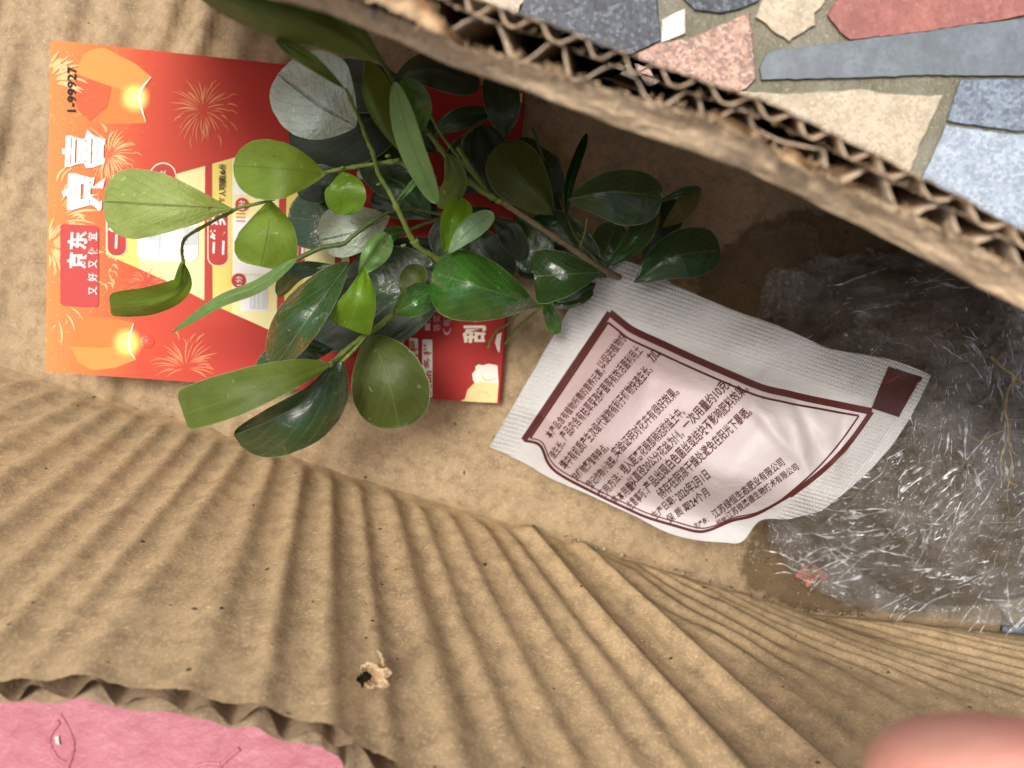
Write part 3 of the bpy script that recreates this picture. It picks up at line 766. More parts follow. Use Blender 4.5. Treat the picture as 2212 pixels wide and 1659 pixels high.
# ================================================================== ROOT BALL, FILM
MCX, MCY = 2075, 915
def mound(px, py):
    dx, dy = (px - MCX) / 440, (py - MCY) / 400
    r = math.hypot(dx, dy) * (1 + .16 * nz(math.atan2(dy, dx) * 1.6, 0, 3))
    h = .045 * max(0.0, 1 - r * r) ** .8 if r < 1 else 0
    return h + .0025 * nz(px * .008, py * .008, 2) * (1 if r < 1 else 0)
rb = empty('root_ball', at(2050, 930, 0), 'soil root ball tightly wrapped in crinkled clear plastic film, right of the white packet', 'root ball')
t = NT('soil'); o_ = t.obj()
c = t.mix(t.step(t.noise(160, 5, .7, o_), .35, .65), (.24, .18, .115), (.46, .36, .25))
c = t.mix(t.math('MULTIPLY', t.step(t.noise(900, 3, .7, o_), .55, .68), .7), c, (.06, .042, .028))
c = t.mix(t.math('MULTIPLY', t.step(t.noise(500, 2, .6, t.mapping(o_, (1, 1, 1), (1, 2, 3))), .66, .72), .7), c, (.36, .27, .16))
SOIL = t.P(Base_Color=c, Roughness=.9, Normal=t.bump(t.noise(500, 5, .7, o_), 1.0, .002))
def soil_pt(u, v):
    a = u * 2 * math.pi; r = .985 * v ** .8; px, py = MCX + 440 * r * math.cos(a), MCY + 400 * r * math.sin(a)
    return at(px, py, max(.0, mound(px, py) - .0012 + .0012 * nz(px * .04, py * .04, 8)))
V, F, U = grid(180, 70, soil_pt)
build('soil', V, F, SOIL, rb, uvs=U)
def film_material(name, base_fac, haze=.05, flow=False):
    t = NT(name); o = t.obj()
    fr = t.n('LayerWeight', i_Blend=.35)
    nrm = t.bump(t.noise(330, 4, .7, o, 1.5), .7, .0012)
    nrm = t.bump(t.noise(1.0, 3, .6, t.mapping(o, (180, 1500, 300), (0, 0, 1.0)), .8), .6, .0008, nrm)
    t.set(fr.inputs['Normal'], nrm)
    if flow:
        nrm = None
        wv = t.n('VectorMath', operation='ADD', i_0=t.uv(), i_1=t.n('Vector' + 'Math', operation='SCALE', i_0=t.n('TexNoise', i_Vector=o, i_Scale=55.0, i_Detail=3.0).outputs['Color'], i_Scale=.45).outputs[0]).outputs[0]
        for sc, st, ds in (((5, 1.3, 1), .9, .0022), ((13, 3.0, 1), .9, .0011), ((38, 8, 1), .7, .00045)):
            q = t.math('ABSOLUTE', t.math('SUBTRACT', t.noise(1.0, 2, .45, t.mapping(wv, sc)), .5))
            nrm = t.bump(t.math('POWER', q, .6), st, ds, nrm)
        q = t.math('ABSOLUTE', t.math('SUBTRACT', t.noise(420, 2, .5, o, .8), .5)); nrm = t.bump(q, .6, .0005, nrm)
        t.set(fr.inputs['Normal'], nrm)
    gl = t.n('BsdfGlossy', i_Color=(1, 1, 1), i_Roughness=.10, i_Normal=nrm)
    df = t.n('BsdfDiffuse', i_Color=(.8, .82, .82))
    tr = t.n('BsdfTransparent', i_Color=(.95, .96, .96))
    m1 = t.n('MixShader', i_0=t.math('ADD', t.math('MULTIPLY', fr.outputs['Fresnel'], .32), base_fac), i_1=tr.outputs[0], i_2=gl.outputs[0])
    m2 = t.n('MixShader', i_0=t.math('MULTIPLY', t.step(t.noise(90, 4, .6, o), .35, .7), haze * 2), i_1=m1.outputs[0], i_2=df.outputs[0])
    t.t.links.new(m2.outputs[0], t.out.inputs[0]); return t.m
M['film'] = film_material('cling_film', .08, .055, True)
M['film2'] = film_material('loose_film', .06, .02)
def crinkle(px, py, seed, sharp=1.0):
    dx, dy = px - MCX + 60, py - MCY; a = math.atan2(dy, dx); r = math.hypot(dx, dy)
    wx, wy = 30 * nz(px * .006, py * .006, seed), 30 * nz(px * .006, py * .006, seed + 4)
    h = 0
    # folds that run round and across the ball
    q = nz(a * 9 + wx * .05, r * .004 + wy * .02, seed); h += (1 - abs(q) * 2.4) * .0022 * sharp
    q = nz((px + wx) * .012, (py + wy) * .034, seed + 1); h += (1 - abs(q) * 3) * .0013 * sharp
    q = nz((px + wx) * .06, (py + wy) * .03, seed + 2); h += (1 - abs(q) * 3) * .0005 * sharp
    q = nz((px - wy) * .11, (py + wx) * .11, seed + 3); h += (1 - abs(q) * 3) * .00012 * sharp
    return h
OUTL = [(1655, 600), (1760, 560), (1900, 545), (2060, 520), (2230, 600), (2420, 760), (2560, 950), (2540, 1180), (2420, 1330), (2200, 1372), (1985, 1352), (1800, 1290), (1690, 1210), (1640, 1120), (1640, 1000), (1625, 840), (1630, 700)]
def inside(x, y, P):
    c = False; n = len(P)
    for i in range(n):
        (x0, y0), (x1, y1) = P[i], P[(i + 1) % n]
        if (y0 > y) != (y1 > y) and x < (x1 - x0) * (y - y0) / (y1 - y0) + x0: c = not c
    return c
mbf = MB()
for seed, up in ((3, .0012), (21, .0026)):
    def fz(u, v):
        px, py = lerp(1600, 2580, u), lerp(500, 1400, v)
        # flaps out over the carton floor beyond the ball
        base = mound(px, py)
        return at(px, py, max(base, .0035 + .002 * nz(px * .01, py * .01, 7)) + up + crinkle(px, py, seed))
    def kp(u, v):
        px, py = lerp(1600, 2580, u), lerp(500, 1400, v)
        return inside(px + 26 * nz(py * .02, seed, 1), py + 22 * nz(px * .02, seed, 2), OUTL) and (py < fx(CREASE, px) - 14)
    V, F, U = grid(330, 300, fz, kp); mbf.add(V, F, U)
for i_, v_ in enumerate(mbf.v):
    px_ = v_.x / TH / (H - v_.z) * HALF + HALF; py_ = 829.5 - v_.y / TH / (H - v_.z) * HALF
    mbf.u[i_] = (math.hypot(px_ - 1850, py_ - 900) / 100 + (3.3 if i_ > len(mbf.v) / 2 else 0), math.atan2(py_ - 900, px_ - 1850) * 2.2)
mbf.build('plastic_film', M['film'], rb)
# strips along film folds, whitened to paint in sun and sky glints
t = NT('film_glint'); o_ = t.obj()
t.P(Base_Color=(.95, .96, .97), Roughness=.25, Specular_IOR_Level=1.0)
tr = t.n('BsdfTransparent'); mx = t.n('MixShader', i_0=t.step(t.noise(500, 3, .6, o_), .34, .54), i_1=tr.outputs[0], i_2=t.p.outputs[0]); t.t.links.new(mx.outputs[0], t.out.inputs[0])
GLINT = t.m
rnd = random.Random(5); mb = MB(); cnt = 0
while cnt < 300:
    x, y = rnd.uniform(1640, 2260), rnd.uniform(560, 1370)
    if not inside(x, y, OUTL) or y > fx(CREASE, x) - 34: continue
    dens = .22 + .78 * smooth(x + .6 * y, 2200, 2700) + .3 * nz(x * .006, y * .006, 3)
    if rnd.random() > dens: continue
    cnt += 1
    th0 = math.atan2(y - 900, x - 1850) + math.pi / 2 + rnd.gauss(0, .35)
    big = rnd.random() < .35
    cv0 = rnd.gauss(0, .5)
    for st in range(rnd.randint(2, 6) if big else rnd.randint(1, 3)):
        th = th0 + rnd.gauss(0, .14)
        off = st * rnd.uniform(5, 12); lag = rnd.gauss(0, 14)
        x0, y0 = x - math.sin(th0) * off + math.cos(th0) * lag, y + math.cos(th0) * off + math.sin(th0) * lag
        L = rnd.choice((10, 18, 30, 50, 90, 120) if big else (6, 10, 16, 26)) * rnd.uniform(.6, 1.3); w = rnd.choice((.7, 1.0, 1.5, 2.4)) * rnd.uniform(.8, 1.4) * (1 if L < 40 else 1.1); cv = cv0 + rnd.gauss(0, .35 if big else 1.2)
        n = 14; V, F = [], []; dz = rnd.uniform(.0004, .0014); sd0 = rnd.random() * 50
        for i in range(n + 1):
            k = i / n; a = th + cv * (k - .5) + .5 * nz(k * 4, sd0, 3)
            if i: x0 += math.cos(a) * L / n; y0 += math.sin(a) * L / n
            ww = w * math.sin(math.pi * (.04 + .92 * k)) * max(.15, 1 + 1.3 * nz(i * .5, sd0, 1))
            z0 = max(mound(x0, y0), .0035) + .0028 + dz * math.sin(math.pi * k) + .0004 * nz(i * .5, sd0, 2)
            for q, (sd, up_) in enumerate(((-1, -.0003), (0, .0001), (1, -.0003))):
                V.append(at(x0 - math.sin(a) * ww * sd, y0 + math.cos(a) * ww * sd, z0 + up_ * ww))
        for i in range(n):
            for q in (0, 1): F.append((3 * i + q, 3 * i + q + 1, 3 * i + q + 4, 3 * i + q + 3))
        mb.add(V, F)
mb.build('film_glint', GLINT, rb)
mb = MB()
for path, w in (([(2140, 770), (2168, 796), (2192, 816), (2178, 843), (2170, 886), (2176, 910), (2178, 940), (2182, 965), (2196, 985)], 3.2), ([(2192, 816), (2215, 826), (2240, 835)], 2.2), ([(2177, 925), (2150, 936), (2120, 951), (2105, 948), (2090, 936)], 1.6),
                ([(2178, 945), (2166, 970), (2162, 1000), (2166, 1025), (2180, 1040), (2200, 1050)], 1.8), ([(2176, 905), (2200, 906), (2240, 900)], 1.6), ([(2180, 970), (2186, 1010), (2176, 1060), (2180, 1110)], 1.5), ([(2060, 560 + 140), (2030, 720), (1990, 735)], 1.2), ([(1930, 740), (1960, 745), (1985, 760)], 1.2)):
    n = 30; P = [poly_at(path, i / n) for i in range(n + 1)]
    mb.tube([at(p[0] + 2.5 * nz(i * .4, w, 1), p[1], mound(p[0], p[1]) + .0040) for i, p in enumerate(P)], [w * 9.5e-5 * 1.15 * (1 - .5 * i / n) for i in range(n + 1)], 6)
mb.build('root', flat('root_skin', (.50, .38, .16), .7, .25), rb)

# loose crumpled film scrap on the dark carton floor
fs = empty('film_scrap', at(1720, 520, 0), 'small crumpled strip of clear plastic film on the shaded carton floor', 'plastic film')
mb = MB()
for path, w in (([(1640, 486, .006), (1636, 505, .008), (1662, 512, .010), (1690, 500, .009), (1725, 492, .012)], 13), ([(1725, 492, .012), (1752, 505, .012), (1755, 530, .010), (1770, 552, .010), (1800, 566, .008)], 14), ([(1665, 520, .006), (1685, 545, .007), (1700, 575, .006)], 9)):
    def f(u, v):
        p = poly_at(path, u); q = poly_at(path, clamp(u + .03)); q0 = poly_at(path, clamp(u - .03)); dx, dy = q[0] - q0[0], q[1] - q0[1]; L = math.hypot(dx, dy) or 1; k = (v - .5) * 2 * w * (1 + .6 * nz(u * 6, w, 2))
        x, y = p[0] + dy / L * k, p[1] - dx / L * k
        return at(x, y, p[2] + .004 * nz(x * .05, y * .05, 3) + .004 * nz(x * .15, y * .15, 5))
    V, F, U = grid(60, 12, f); mb.add(V, F, U)
mb.build('film_sheet', M['film2'], fs, smooth_=False)
# orange scrap and crumbs under the film
mb = MB()
for k, (x, y, r) in enumerate(((1738, 1236, 15), (1765, 1240, 16), (1748, 1252, 12), (1780, 1248, 9))):
    def f(u, v):
        a = u * 2 * math.pi; rr = r * v * (1 + .35 * math.sin(3 * a + k) + .3 * nz(a * 2, k, 1))
        return at(x + rr * math.cos(a), y + rr * math.sin(a), .0026 + .0002 * k + .0006 * nz(u * 6, v * 4, k))
    V, F, U = grid(28, 6, f); mb.add(V, F, U)
mb.build('orange_scrap', flat('orange_petal', (.62, .20, .11), .5, .35, 500), None, label='small crumpled orange scrap on the carton floor beside the root ball', cat='scrap')
rnd = random.Random(11); mb = MB()
for k in range(520):
    if k < 260: x, y = rnd.gauss(1790, 110), rnd.gauss(1250, 55)
    elif k < 340: x, y = rnd.gauss(1640, 25), rnd.gauss(1195, 14)
    elif k < 380: x, y = rnd.gauss(1730, 45), rnd.gauss(620, 60)
    else: x = rnd.uniform(1150, 2100); y = fx(CREASE, x) - abs(rnd.gauss(4, 4))
    if y > fx(CREASE, x) - 3 or x > 2130 or x < 1150: continue
    r = rnd.choice((.00010, .00014, .00018, .00025, .00042)) * rnd.uniform(.6, 1.2)
    c = at(x, y, floor_z(x, y) + r * .6)
    V = [c + Vector((r * rnd.uniform(.6, 1.3) * sx, r * rnd.uniform(.6, 1.3) * sy, r * rnd.uniform(.4, .9) * sz)) for sx in (-1, 1) for sy in (-1, 1) for sz in (-1, 1)]
    mb.add(V, [(0, 1, 3, 2), (4, 6, 7, 5), (0, 4, 5, 1), (2, 3, 7, 6), (0, 2, 6, 4), (1, 5, 7, 3)], None, 1 if rnd.random() < .12 else 0)
mb.build('soil_crumbs', [SOIL, flat('pale_crumb', (.5, .42, .28))], None, kind='stuff', label='dark soil crumbs scattered on the carton floor', cat='soil')

# ================================================================== PACKET
PT = [(1292, 556), (1345, 562), (1400, 580), (1435, 602), (1475, 623), (1575, 666), (1688, 706), (1785, 750), (1855, 764), (1918, 775), (1965, 790), (2012, 811)]
PBm = [(1057, 965), (1130, 1000), (1190, 1034), (1270, 1068), (1330, 1096), (1370, 1114), (1440, 1150), (1500, 1166), (1560, 1172), (1603, 1170), (1642, 1125), (1700, 1122), (1728, 1116), (1775, 1104)]
QTL, QTR, QBL, QBR = (1292, 556), (2012, 811), (1057, 965), (1760, 1150)
def inv(px, py):
    a, b = .5, .5
    for _ in range(5):
        x = lerp(lerp(QTL[0], QTR[0], a), lerp(QBL[0], QBR[0], a), b) - px; y = lerp(lerp(QTL[1], QTR[1], a), lerp(QBL[1], QBR[1], a), b) - py
        xa = lerp(QTR[0] - QTL[0], QBR[0] - QBL[0], b); ya = lerp(QTR[1] - QTL[1], QBR[1] - QBL[1], b)
        xb = lerp(QBL[0] - QTL[0], QBR[0] - QTR[0], a); yb = lerp(QBL[1] - QTL[1], QBR[1] - QTR[1], a)
        d = xa * yb - xb * ya
        a -= (x * yb - xb * y) / d; b -= (xa * y - x * ya) / d
    return a, b
def pack_z(px, py):
    a, b = inv(px, py)
    A = smooth(a, .07, .36) * (1 - smooth(a, .66, .93)); B = smooth(b, .2, .48) * (1 - smooth(b, .78, 1.1) ** 1.3)
    z = .010 + .040 * clamp(a) ** 1.25 + .0125 * A * B
    z -= .010 * smooth(b, .72, 1.12) * (1 - smooth(a, .0, .15) * 0)
    # soft creases in the bag
    for (ca, cb, ang, w, L, h) in ((.72, .55, .5, .020, .16, .0016), (.80, .48, .7, .018, .14, -.0014), (.66, .46, .5, .022, .12, .0013), (.83, .62, .9, .018, .12, .0014), (.30, .42, 1.3, .022, .12, .0010), (.50, .36, 1.2, .02, .10, .0012), (.12, .8, .2, .02, .1, .001), (.60, .33, 1.4, .014, .06, .0012), (.9, .5, 1.2, .02, .12, -.0012)):
        da, db = a - ca, (b - cb) * .62; x = da * math.cos(ang) + db * math.sin(ang); y = -da * math.sin(ang) + db * math.cos(ang)
        z += h * math.exp(-(y / w) ** 2 - (x / L) ** 2)
    z += .0012 * math.sin(a * 23) * (1 - smooth(b, .02, .2)) + .0009 * nz(a * 9, b * 6, 2)
    m_ = mound(px, py) + .0085
    if m_ > z: z = lerp(z, m_, smooth(a, .5, .7))
    return z
pk = empty('fertiliser_packet', at(1500, 880, .01), 'small white paper packet of fertiliser with brown Chinese printing, lying over the root ball', 'packet')
t = NT('packet_paper'); u = t.n('SeparateXYZ', i_0=t.uv()); o_ = t.obj()
mask = t.n('Attribute', attribute_name='mask').outputs['Fac']
ra = t.math('FLOOR', t.math('MULTIPLY', u.outputs[1], 38.0))
dots = t.math('MULTIPLY', t.math('SINE', t.math('ADD', t.math('MULTIPLY', u.outputs[0], 400.0), t.math('MULTIPLY', ra, 3.14159))), t.math('SINE', t.math('MULTIPLY', u.outputs[1], 238.8)))
dots = t.math('MULTIPLY', t.step(t.math('ABSOLUTE', dots), .15, .8), mask)
nb = t.bump(dots, .75, .0005)
nb = t.bump(t.noise(260, 4, .6, o_), .35, .001, nb); nb = t.bump(t.noise(60, 3, .6, o_), .3, .003, nb)
c = t.mix(t.noise(180, 4, .6, o_), (.49, .49, .48), (.59, .59, .58))
PAPER = t.P(Base_Color=c, Roughness=.6, Specular_IOR_Level=.2, Normal=nb)
def pk_px(u, v):
    a = poly_at(PT, u); b = poly_at(PBm, u); x, y = lerp(a[0], b[0], v), lerp(a[1], b[1], v)
    k = smooth(u, .86, 1) * math.sin(v * math.pi); return x + 24 * k, y + 16 * k
VV, F, U = grid(260, 190, pk_px)
V = []; mk = []; UV2 = []
for (x, y), (uu, vv) in zip(VV, U):
    a, b = inv(x, y); V.append(at(x, y, pack_z(x, y)))
    UV2.append((a, b * .62)); mk.append(clamp(max(1 - smooth(b, .20, .26), .55 * (1 - smooth(a, .05, .1)), .6 * smooth(a, .86, .9))))
nT = len(V)
back = [v - Vector((0, 0, .0004 + .5 * 0)) for v in V]
nu, nv = 260, 190
ring = [i * (nv + 1) for i in range(nu + 1)] + [nu * (nv + 1) + j for j in range(1, nv + 1)] + [i * (nv + 1) + nv for i in range(nu - 1, -1, -1)] + [j for j in range(nv - 1, 0, -1)]
# underside: sags back to a thin edge
def under(i):
    x, y = VV[i]; a, b = inv(x, y); A = smooth(a, .05, .3) * (1 - smooth(a, .7, .97)); B = smooth(b, .2, .45) * (1 - smooth(b, .8, 1.05))
    return V[i] - Vector((0, 0, .0003 + .012 * A * B))
V2 = [under(i) for i in range(nT)]
Fb = [tuple(reversed([i + nT for i in f])) for f in F]
S = [(ring[k], ring[(k + 1) % len(ring)], ring[(k + 1) % len(ring)] + nT, ring[k] + nT) for k in range(len(ring))]
build('pouch', V + V2, F + Fb + S, PAPER, pk, uvs=UV2 + UV2, attr=mk + mk)
pm('maroon_print', (.085, .022, .02), .5)
NT_TOP = [(1317, 675), (1348, 700), (1372, 716), (1431, 743), (1498, 774), (1576, 808), (1646, 837), (1700, 850), (1746, 861), (1815, 875), (1883, 889)]
NT_BOT = [(1131, 951), (1166, 962), (1185, 1002), (1214, 1028), (1290, 1068), (1340, 1092), (1396, 1117), (1456, 1135), (1505, 1148), (1535, 1144), (1581, 1125), (1634, 1111), (1706, 1071)]
t = NT('pink_panel'); o_ = t.obj(); u = t.n('SeparateXYZ', i_0=t.uv())
c = t.mix(t.step(t.math('ADD', t.math('MULTIPLY', u.outputs[0], 1.0), t.math('MULTIPLY', u.outputs[1], .25)), .1, .75), (.46, .335, .33), (.53, .485, .485))
nb = t.bump(t.noise(260, 4, .6, o_), .3, .001); nb = t.bump(t.noise(60, 3, .6, o_), .3, .003, nb)
PANEL = t.P(Base_Color=c, Roughness=.5, Specular_IOR_Level=.25, Normal=nb)
def panel_px(u, v):
    a = poly_at(NT_TOP, u); b = poly_at(NT_BOT, u); k = smooth(u, .85, 1) * math.sin(v * math.pi) * 12
    return lerp(a[0], b[0], v) + k, lerp(a[1], b[1], v) + k * .7
V, F, U = grid(170, 120, lambda u, v: at(*panel_px(u, v), pack_z(*panel_px(u, v)) + LZ * 1.5))
build('printed_panel', V, F, PANEL, pk, uvs=U)
pr = Print(pack_z); MR = M['maroon_print']
edge = [panel_px(k / 60, 0) for k in range(61)]; pr.strip(edge, 15, MR, 4, 150)
edge = [panel_px(0, k / 30) for k in range(31)]; pr.strip(edge, 13, MR, 4, 60)
edge = [panel_px(1, k / 30) for k in range(31)]; pr.strip(edge, 11, MR, 4, 60)
edge = [panel_px(k / 80, 1) for k in range(81)]; pr.strip(edge, 6, MR, 4, 200)
i0, i1, j0, j1 = .022, .972, .058, .955
pr.strip([panel_px(lerp(i0, i1, k / 60), j0) for k in range(61)], 4.6, MR, 4, 150)
pr.strip([panel_px(lerp(i0, i1, k / 80), j1 + .02) for k in range(81)], 2.6, MR, 4, 200)
pr.strip([panel_px(i0, lerp(j0, j1 + .02, k / 30)) for k in range(31)], 4.6, MR, 4, 60)
pr.strip([panel_px(i1, lerp(j0, j1 + .02, k / 30)) for k in range(31)], 3.6, MR, 4, 60)
bl = [(1919, 792), (1950, 802), (1982, 812), (1993, 816), (1968, 856), (1942, 901), (1912, 891), (1883, 882), (1898, 842)]
pr.poly(bl, MR, 5)
pr.build('border_print', pk)
# the swatch needs curvature too: add a dense patch
V, F, U = grid(16, 16, lambda u, v: (lambda x, y: at(x, y, pack_z(x, y) + LZ * 6))(lerp(lerp(1919, 1990, u), lerp(1883, 1942, u), v), lerp(lerp(792, 814, u), lerp(881, 900, u), v)))
t = NT('embossed_maroon'); q = t.n('SeparateXYZ', i_0=t.uv())
dd = t.math('MULTIPLY', t.math('SINE', t.math('MULTIPLY', q.outputs[0], 50.0)), t.math('SINE', t.math('MULTIPLY', q.outputs[1], 56.0)))
dd = t.step(t.math('ABSOLUTE', dd), .2, .8)
build('colour_swatch', V, F, t.P(Base_Color=t.mix(t.math('MULTIPLY', dd, .5), (.06, .016, .016), (.16, .08, .07)), Roughness=.5, Normal=t.bump(dd, .8, .0005)), pk, uvs=U)
pr = Print(pack_z)
def line(body, p0, p1, h, bold=.006, sh=0.0): pr.text(body, p0, p1, h, MR, 5, bold + .008, sh)
line('本产品含有植物所需的营养元素，', (1189, 948), (1307, 802), 20, .004); line('以促进植物快', (1303, 798), (1357, 728), 23, .004)
line('速生长。', (1197, 992), (1222, 958), 20, .002)
line('产品内含有枯草芽孢杆菌等有效活菌利用土', (1222, 952), (1389, 758), 25, .004)
line('壤中有机质产生次级代谢物有利于植物快速生长，', (1222, 1016), (1410, 800), 25, .006); line('加', (1411, 783), (1426, 765), 25)
line('快植物繁殖等特点。', (1245, 1040), (1316, 969), 21)
line('登记作物小油菜，', (1277, 1056), (1335, 994), 21); line('实验证明对花卉有很好效果。', (1333, 988), (1468, 848), 25)
line('使用方法：', (1302, 1078), (1345, 1030), 21); line('埋入距离花根部稍远的盆土中。', (1351, 1026), (1481, 892), 25)
line('基本用量：', (1332, 1092), (1375, 1050), 22); line('以直径20公分花盆为例，', (1367, 1050), (1478, 940), 24); line('一次用量约10克。', (1484, 930), (1580, 830), 26)
line('注意事项：', (1362, 1102), (1400, 1066), 22); line('产品出现白色菌丝或结块不影响肥料效果，', (1402, 1064), (1617, 842), 26)
line('储存在阴凉干燥处避免在阳光下暴晒。', (1430, 1078), (1625, 892), 25)
line('生产日期：', (1416, 1122), (1462, 1080), 19); line('2026年2月1日', (1468, 1083), (1535, 1030), 25)
line('保 质 期：', (1446, 1130), (1500, 1092), 19); line('24个月', (1497, 1096), (1534, 1068), 22)
line('生产商：', (1503, 1142), (1532, 1126), 13); line('江苏绿恒生态肥业有限公司', (1545, 1120), (1696, 1002), 20)
line('经销：', (1550, 1134), (1574, 1122), 11); line('江苏锐恩德生物技术有限公司', (1574, 1122), (1726, 1012), 17)
pr.build('lettering', pk)

# ================================================================== SAPLING
sp = empty('leafy_sapling', at(1000, 450, 0), 'leafy green sapling with glossy oval leaves and thin stems, lying across the red cards', 'plant')
leaf_i = [0]
def leaf(pts, wl, wr, mat, zl=0.0, zr=0.0, a=.9, b=.5, cut=0.0, wave=.0, curl=0.0, tilt=0.0, pw=1.4):
    leaf_i[0] += 1; sd = leaf_i[0] * 3.7
    wmax = max((k / 200) ** a * (1 - k / 200 * (1 - cut)) ** b for k in range(1, 200))
    n, m = 26, 14
    def f(u0, v0):
        u = .5 - .5 * math.cos(u0 * math.pi); u = lerp(u, u0, .35)
        p = poly_at(pts, u); q = poly_at(pts, min(1, u + .02)); q0 = poly_at(pts, max(0, u - .02))
        dx, dy = q[0] - q0[0], q[1] - q0[1]; L = math.hypot(dx, dy) or 1
        v = (v0 - .5) * 2; w = max(.02, (max(u, 1e-4)) ** a * (max(0, 1 - u * (1 - cut))) ** b / wmax)
        if cut and u0 > .93: w *= 1 - .25 * ((u0 - .93) / .07) ** 2
        k = (wl if v > 0 else wr) * abs(v) * w * (1 + .07 * nz(u * 3, sd, v * .5) + .025 * nz(u * 14, sd, v))
        sx, sy = (dy / L, -dx / L) if v > 0 else (-dy / L, dx / L)
        z = p[2] + (zl if v > 0 else zr) * abs(v) ** pw * w + tilt * v * w
        z += wave * math.sin(u * 9 + sd) * abs(v) * w + .0009 * nz(u * 3.5, v * 1.6, sd) + curl * u * u
        if w < .05: z = p[2] + curl * u * u
        return at(p[0] + sx * k, p[1] + sy * k, z)
    V, F, U = grid(n, m, f)
    F = [tuple(reversed(g)) for g in F]
    o = build('leaf', V, F, M[mat], sp, uvs=U)
    return o
ML = .001
def lf(*a, **k): return leaf(*a, **k)
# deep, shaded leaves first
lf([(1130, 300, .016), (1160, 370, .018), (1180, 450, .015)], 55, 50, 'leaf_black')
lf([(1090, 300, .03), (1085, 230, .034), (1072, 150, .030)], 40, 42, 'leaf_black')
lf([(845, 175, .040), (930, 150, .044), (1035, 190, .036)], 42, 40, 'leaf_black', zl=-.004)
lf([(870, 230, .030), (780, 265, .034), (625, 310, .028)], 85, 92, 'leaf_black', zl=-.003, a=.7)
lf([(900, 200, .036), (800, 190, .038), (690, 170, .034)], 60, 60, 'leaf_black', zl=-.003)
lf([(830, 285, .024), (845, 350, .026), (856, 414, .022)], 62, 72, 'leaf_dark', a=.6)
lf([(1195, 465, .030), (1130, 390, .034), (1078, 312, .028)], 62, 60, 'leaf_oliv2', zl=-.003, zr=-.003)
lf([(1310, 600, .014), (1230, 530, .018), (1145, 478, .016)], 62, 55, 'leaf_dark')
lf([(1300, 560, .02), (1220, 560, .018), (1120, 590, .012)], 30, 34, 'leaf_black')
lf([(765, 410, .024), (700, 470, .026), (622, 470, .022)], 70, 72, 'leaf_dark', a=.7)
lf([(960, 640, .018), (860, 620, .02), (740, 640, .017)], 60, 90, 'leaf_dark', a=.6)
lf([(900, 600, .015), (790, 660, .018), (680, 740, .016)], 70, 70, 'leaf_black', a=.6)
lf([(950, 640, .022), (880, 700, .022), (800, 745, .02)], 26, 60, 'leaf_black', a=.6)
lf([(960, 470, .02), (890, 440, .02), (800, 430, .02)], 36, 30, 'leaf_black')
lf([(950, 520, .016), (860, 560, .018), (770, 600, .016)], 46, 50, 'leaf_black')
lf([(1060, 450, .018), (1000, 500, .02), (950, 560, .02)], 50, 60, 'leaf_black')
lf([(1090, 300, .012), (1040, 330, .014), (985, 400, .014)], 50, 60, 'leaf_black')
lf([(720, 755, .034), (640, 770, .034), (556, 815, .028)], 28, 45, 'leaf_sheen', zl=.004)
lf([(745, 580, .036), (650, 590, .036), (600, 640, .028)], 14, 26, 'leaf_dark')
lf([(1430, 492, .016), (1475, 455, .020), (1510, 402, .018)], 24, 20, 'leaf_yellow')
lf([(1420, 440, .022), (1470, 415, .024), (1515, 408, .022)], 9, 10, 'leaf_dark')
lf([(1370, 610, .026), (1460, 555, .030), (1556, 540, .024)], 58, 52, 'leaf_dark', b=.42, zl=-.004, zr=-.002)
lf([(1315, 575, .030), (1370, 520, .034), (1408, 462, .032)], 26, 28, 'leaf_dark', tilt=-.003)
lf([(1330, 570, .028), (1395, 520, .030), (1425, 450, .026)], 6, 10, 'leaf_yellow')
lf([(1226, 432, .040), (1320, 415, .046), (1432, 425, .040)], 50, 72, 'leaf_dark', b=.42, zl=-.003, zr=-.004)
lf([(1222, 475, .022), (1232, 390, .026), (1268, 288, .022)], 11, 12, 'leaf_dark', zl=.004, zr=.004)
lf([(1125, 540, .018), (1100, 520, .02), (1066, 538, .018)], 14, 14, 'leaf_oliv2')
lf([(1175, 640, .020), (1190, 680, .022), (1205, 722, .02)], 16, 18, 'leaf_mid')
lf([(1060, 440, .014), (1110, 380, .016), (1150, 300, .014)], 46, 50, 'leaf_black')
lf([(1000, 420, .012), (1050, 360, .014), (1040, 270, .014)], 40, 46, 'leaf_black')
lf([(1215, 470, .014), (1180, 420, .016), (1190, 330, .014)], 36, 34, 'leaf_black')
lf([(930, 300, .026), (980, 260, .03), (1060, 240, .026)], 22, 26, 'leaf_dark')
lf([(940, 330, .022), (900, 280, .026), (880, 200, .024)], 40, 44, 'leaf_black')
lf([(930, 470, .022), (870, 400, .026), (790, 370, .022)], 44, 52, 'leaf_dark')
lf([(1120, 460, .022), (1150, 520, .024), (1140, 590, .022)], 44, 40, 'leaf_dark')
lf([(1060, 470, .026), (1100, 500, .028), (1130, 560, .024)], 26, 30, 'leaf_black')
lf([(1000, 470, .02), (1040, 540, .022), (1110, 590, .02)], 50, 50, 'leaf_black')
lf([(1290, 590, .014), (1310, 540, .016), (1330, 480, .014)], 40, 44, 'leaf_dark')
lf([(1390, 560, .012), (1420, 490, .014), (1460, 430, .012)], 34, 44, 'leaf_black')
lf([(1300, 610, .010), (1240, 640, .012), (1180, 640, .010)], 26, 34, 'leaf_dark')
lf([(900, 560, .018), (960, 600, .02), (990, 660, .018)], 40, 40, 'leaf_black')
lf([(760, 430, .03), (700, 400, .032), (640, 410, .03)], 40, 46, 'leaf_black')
# the truncated curled leaf beside the packet
lf([(1300, 588, .028), (1230, 592, .034), (1154, 598, .034)], 60, 56, 'leaf_sheen', b=.28, cut=.12, zl=.004, zr=-.002)
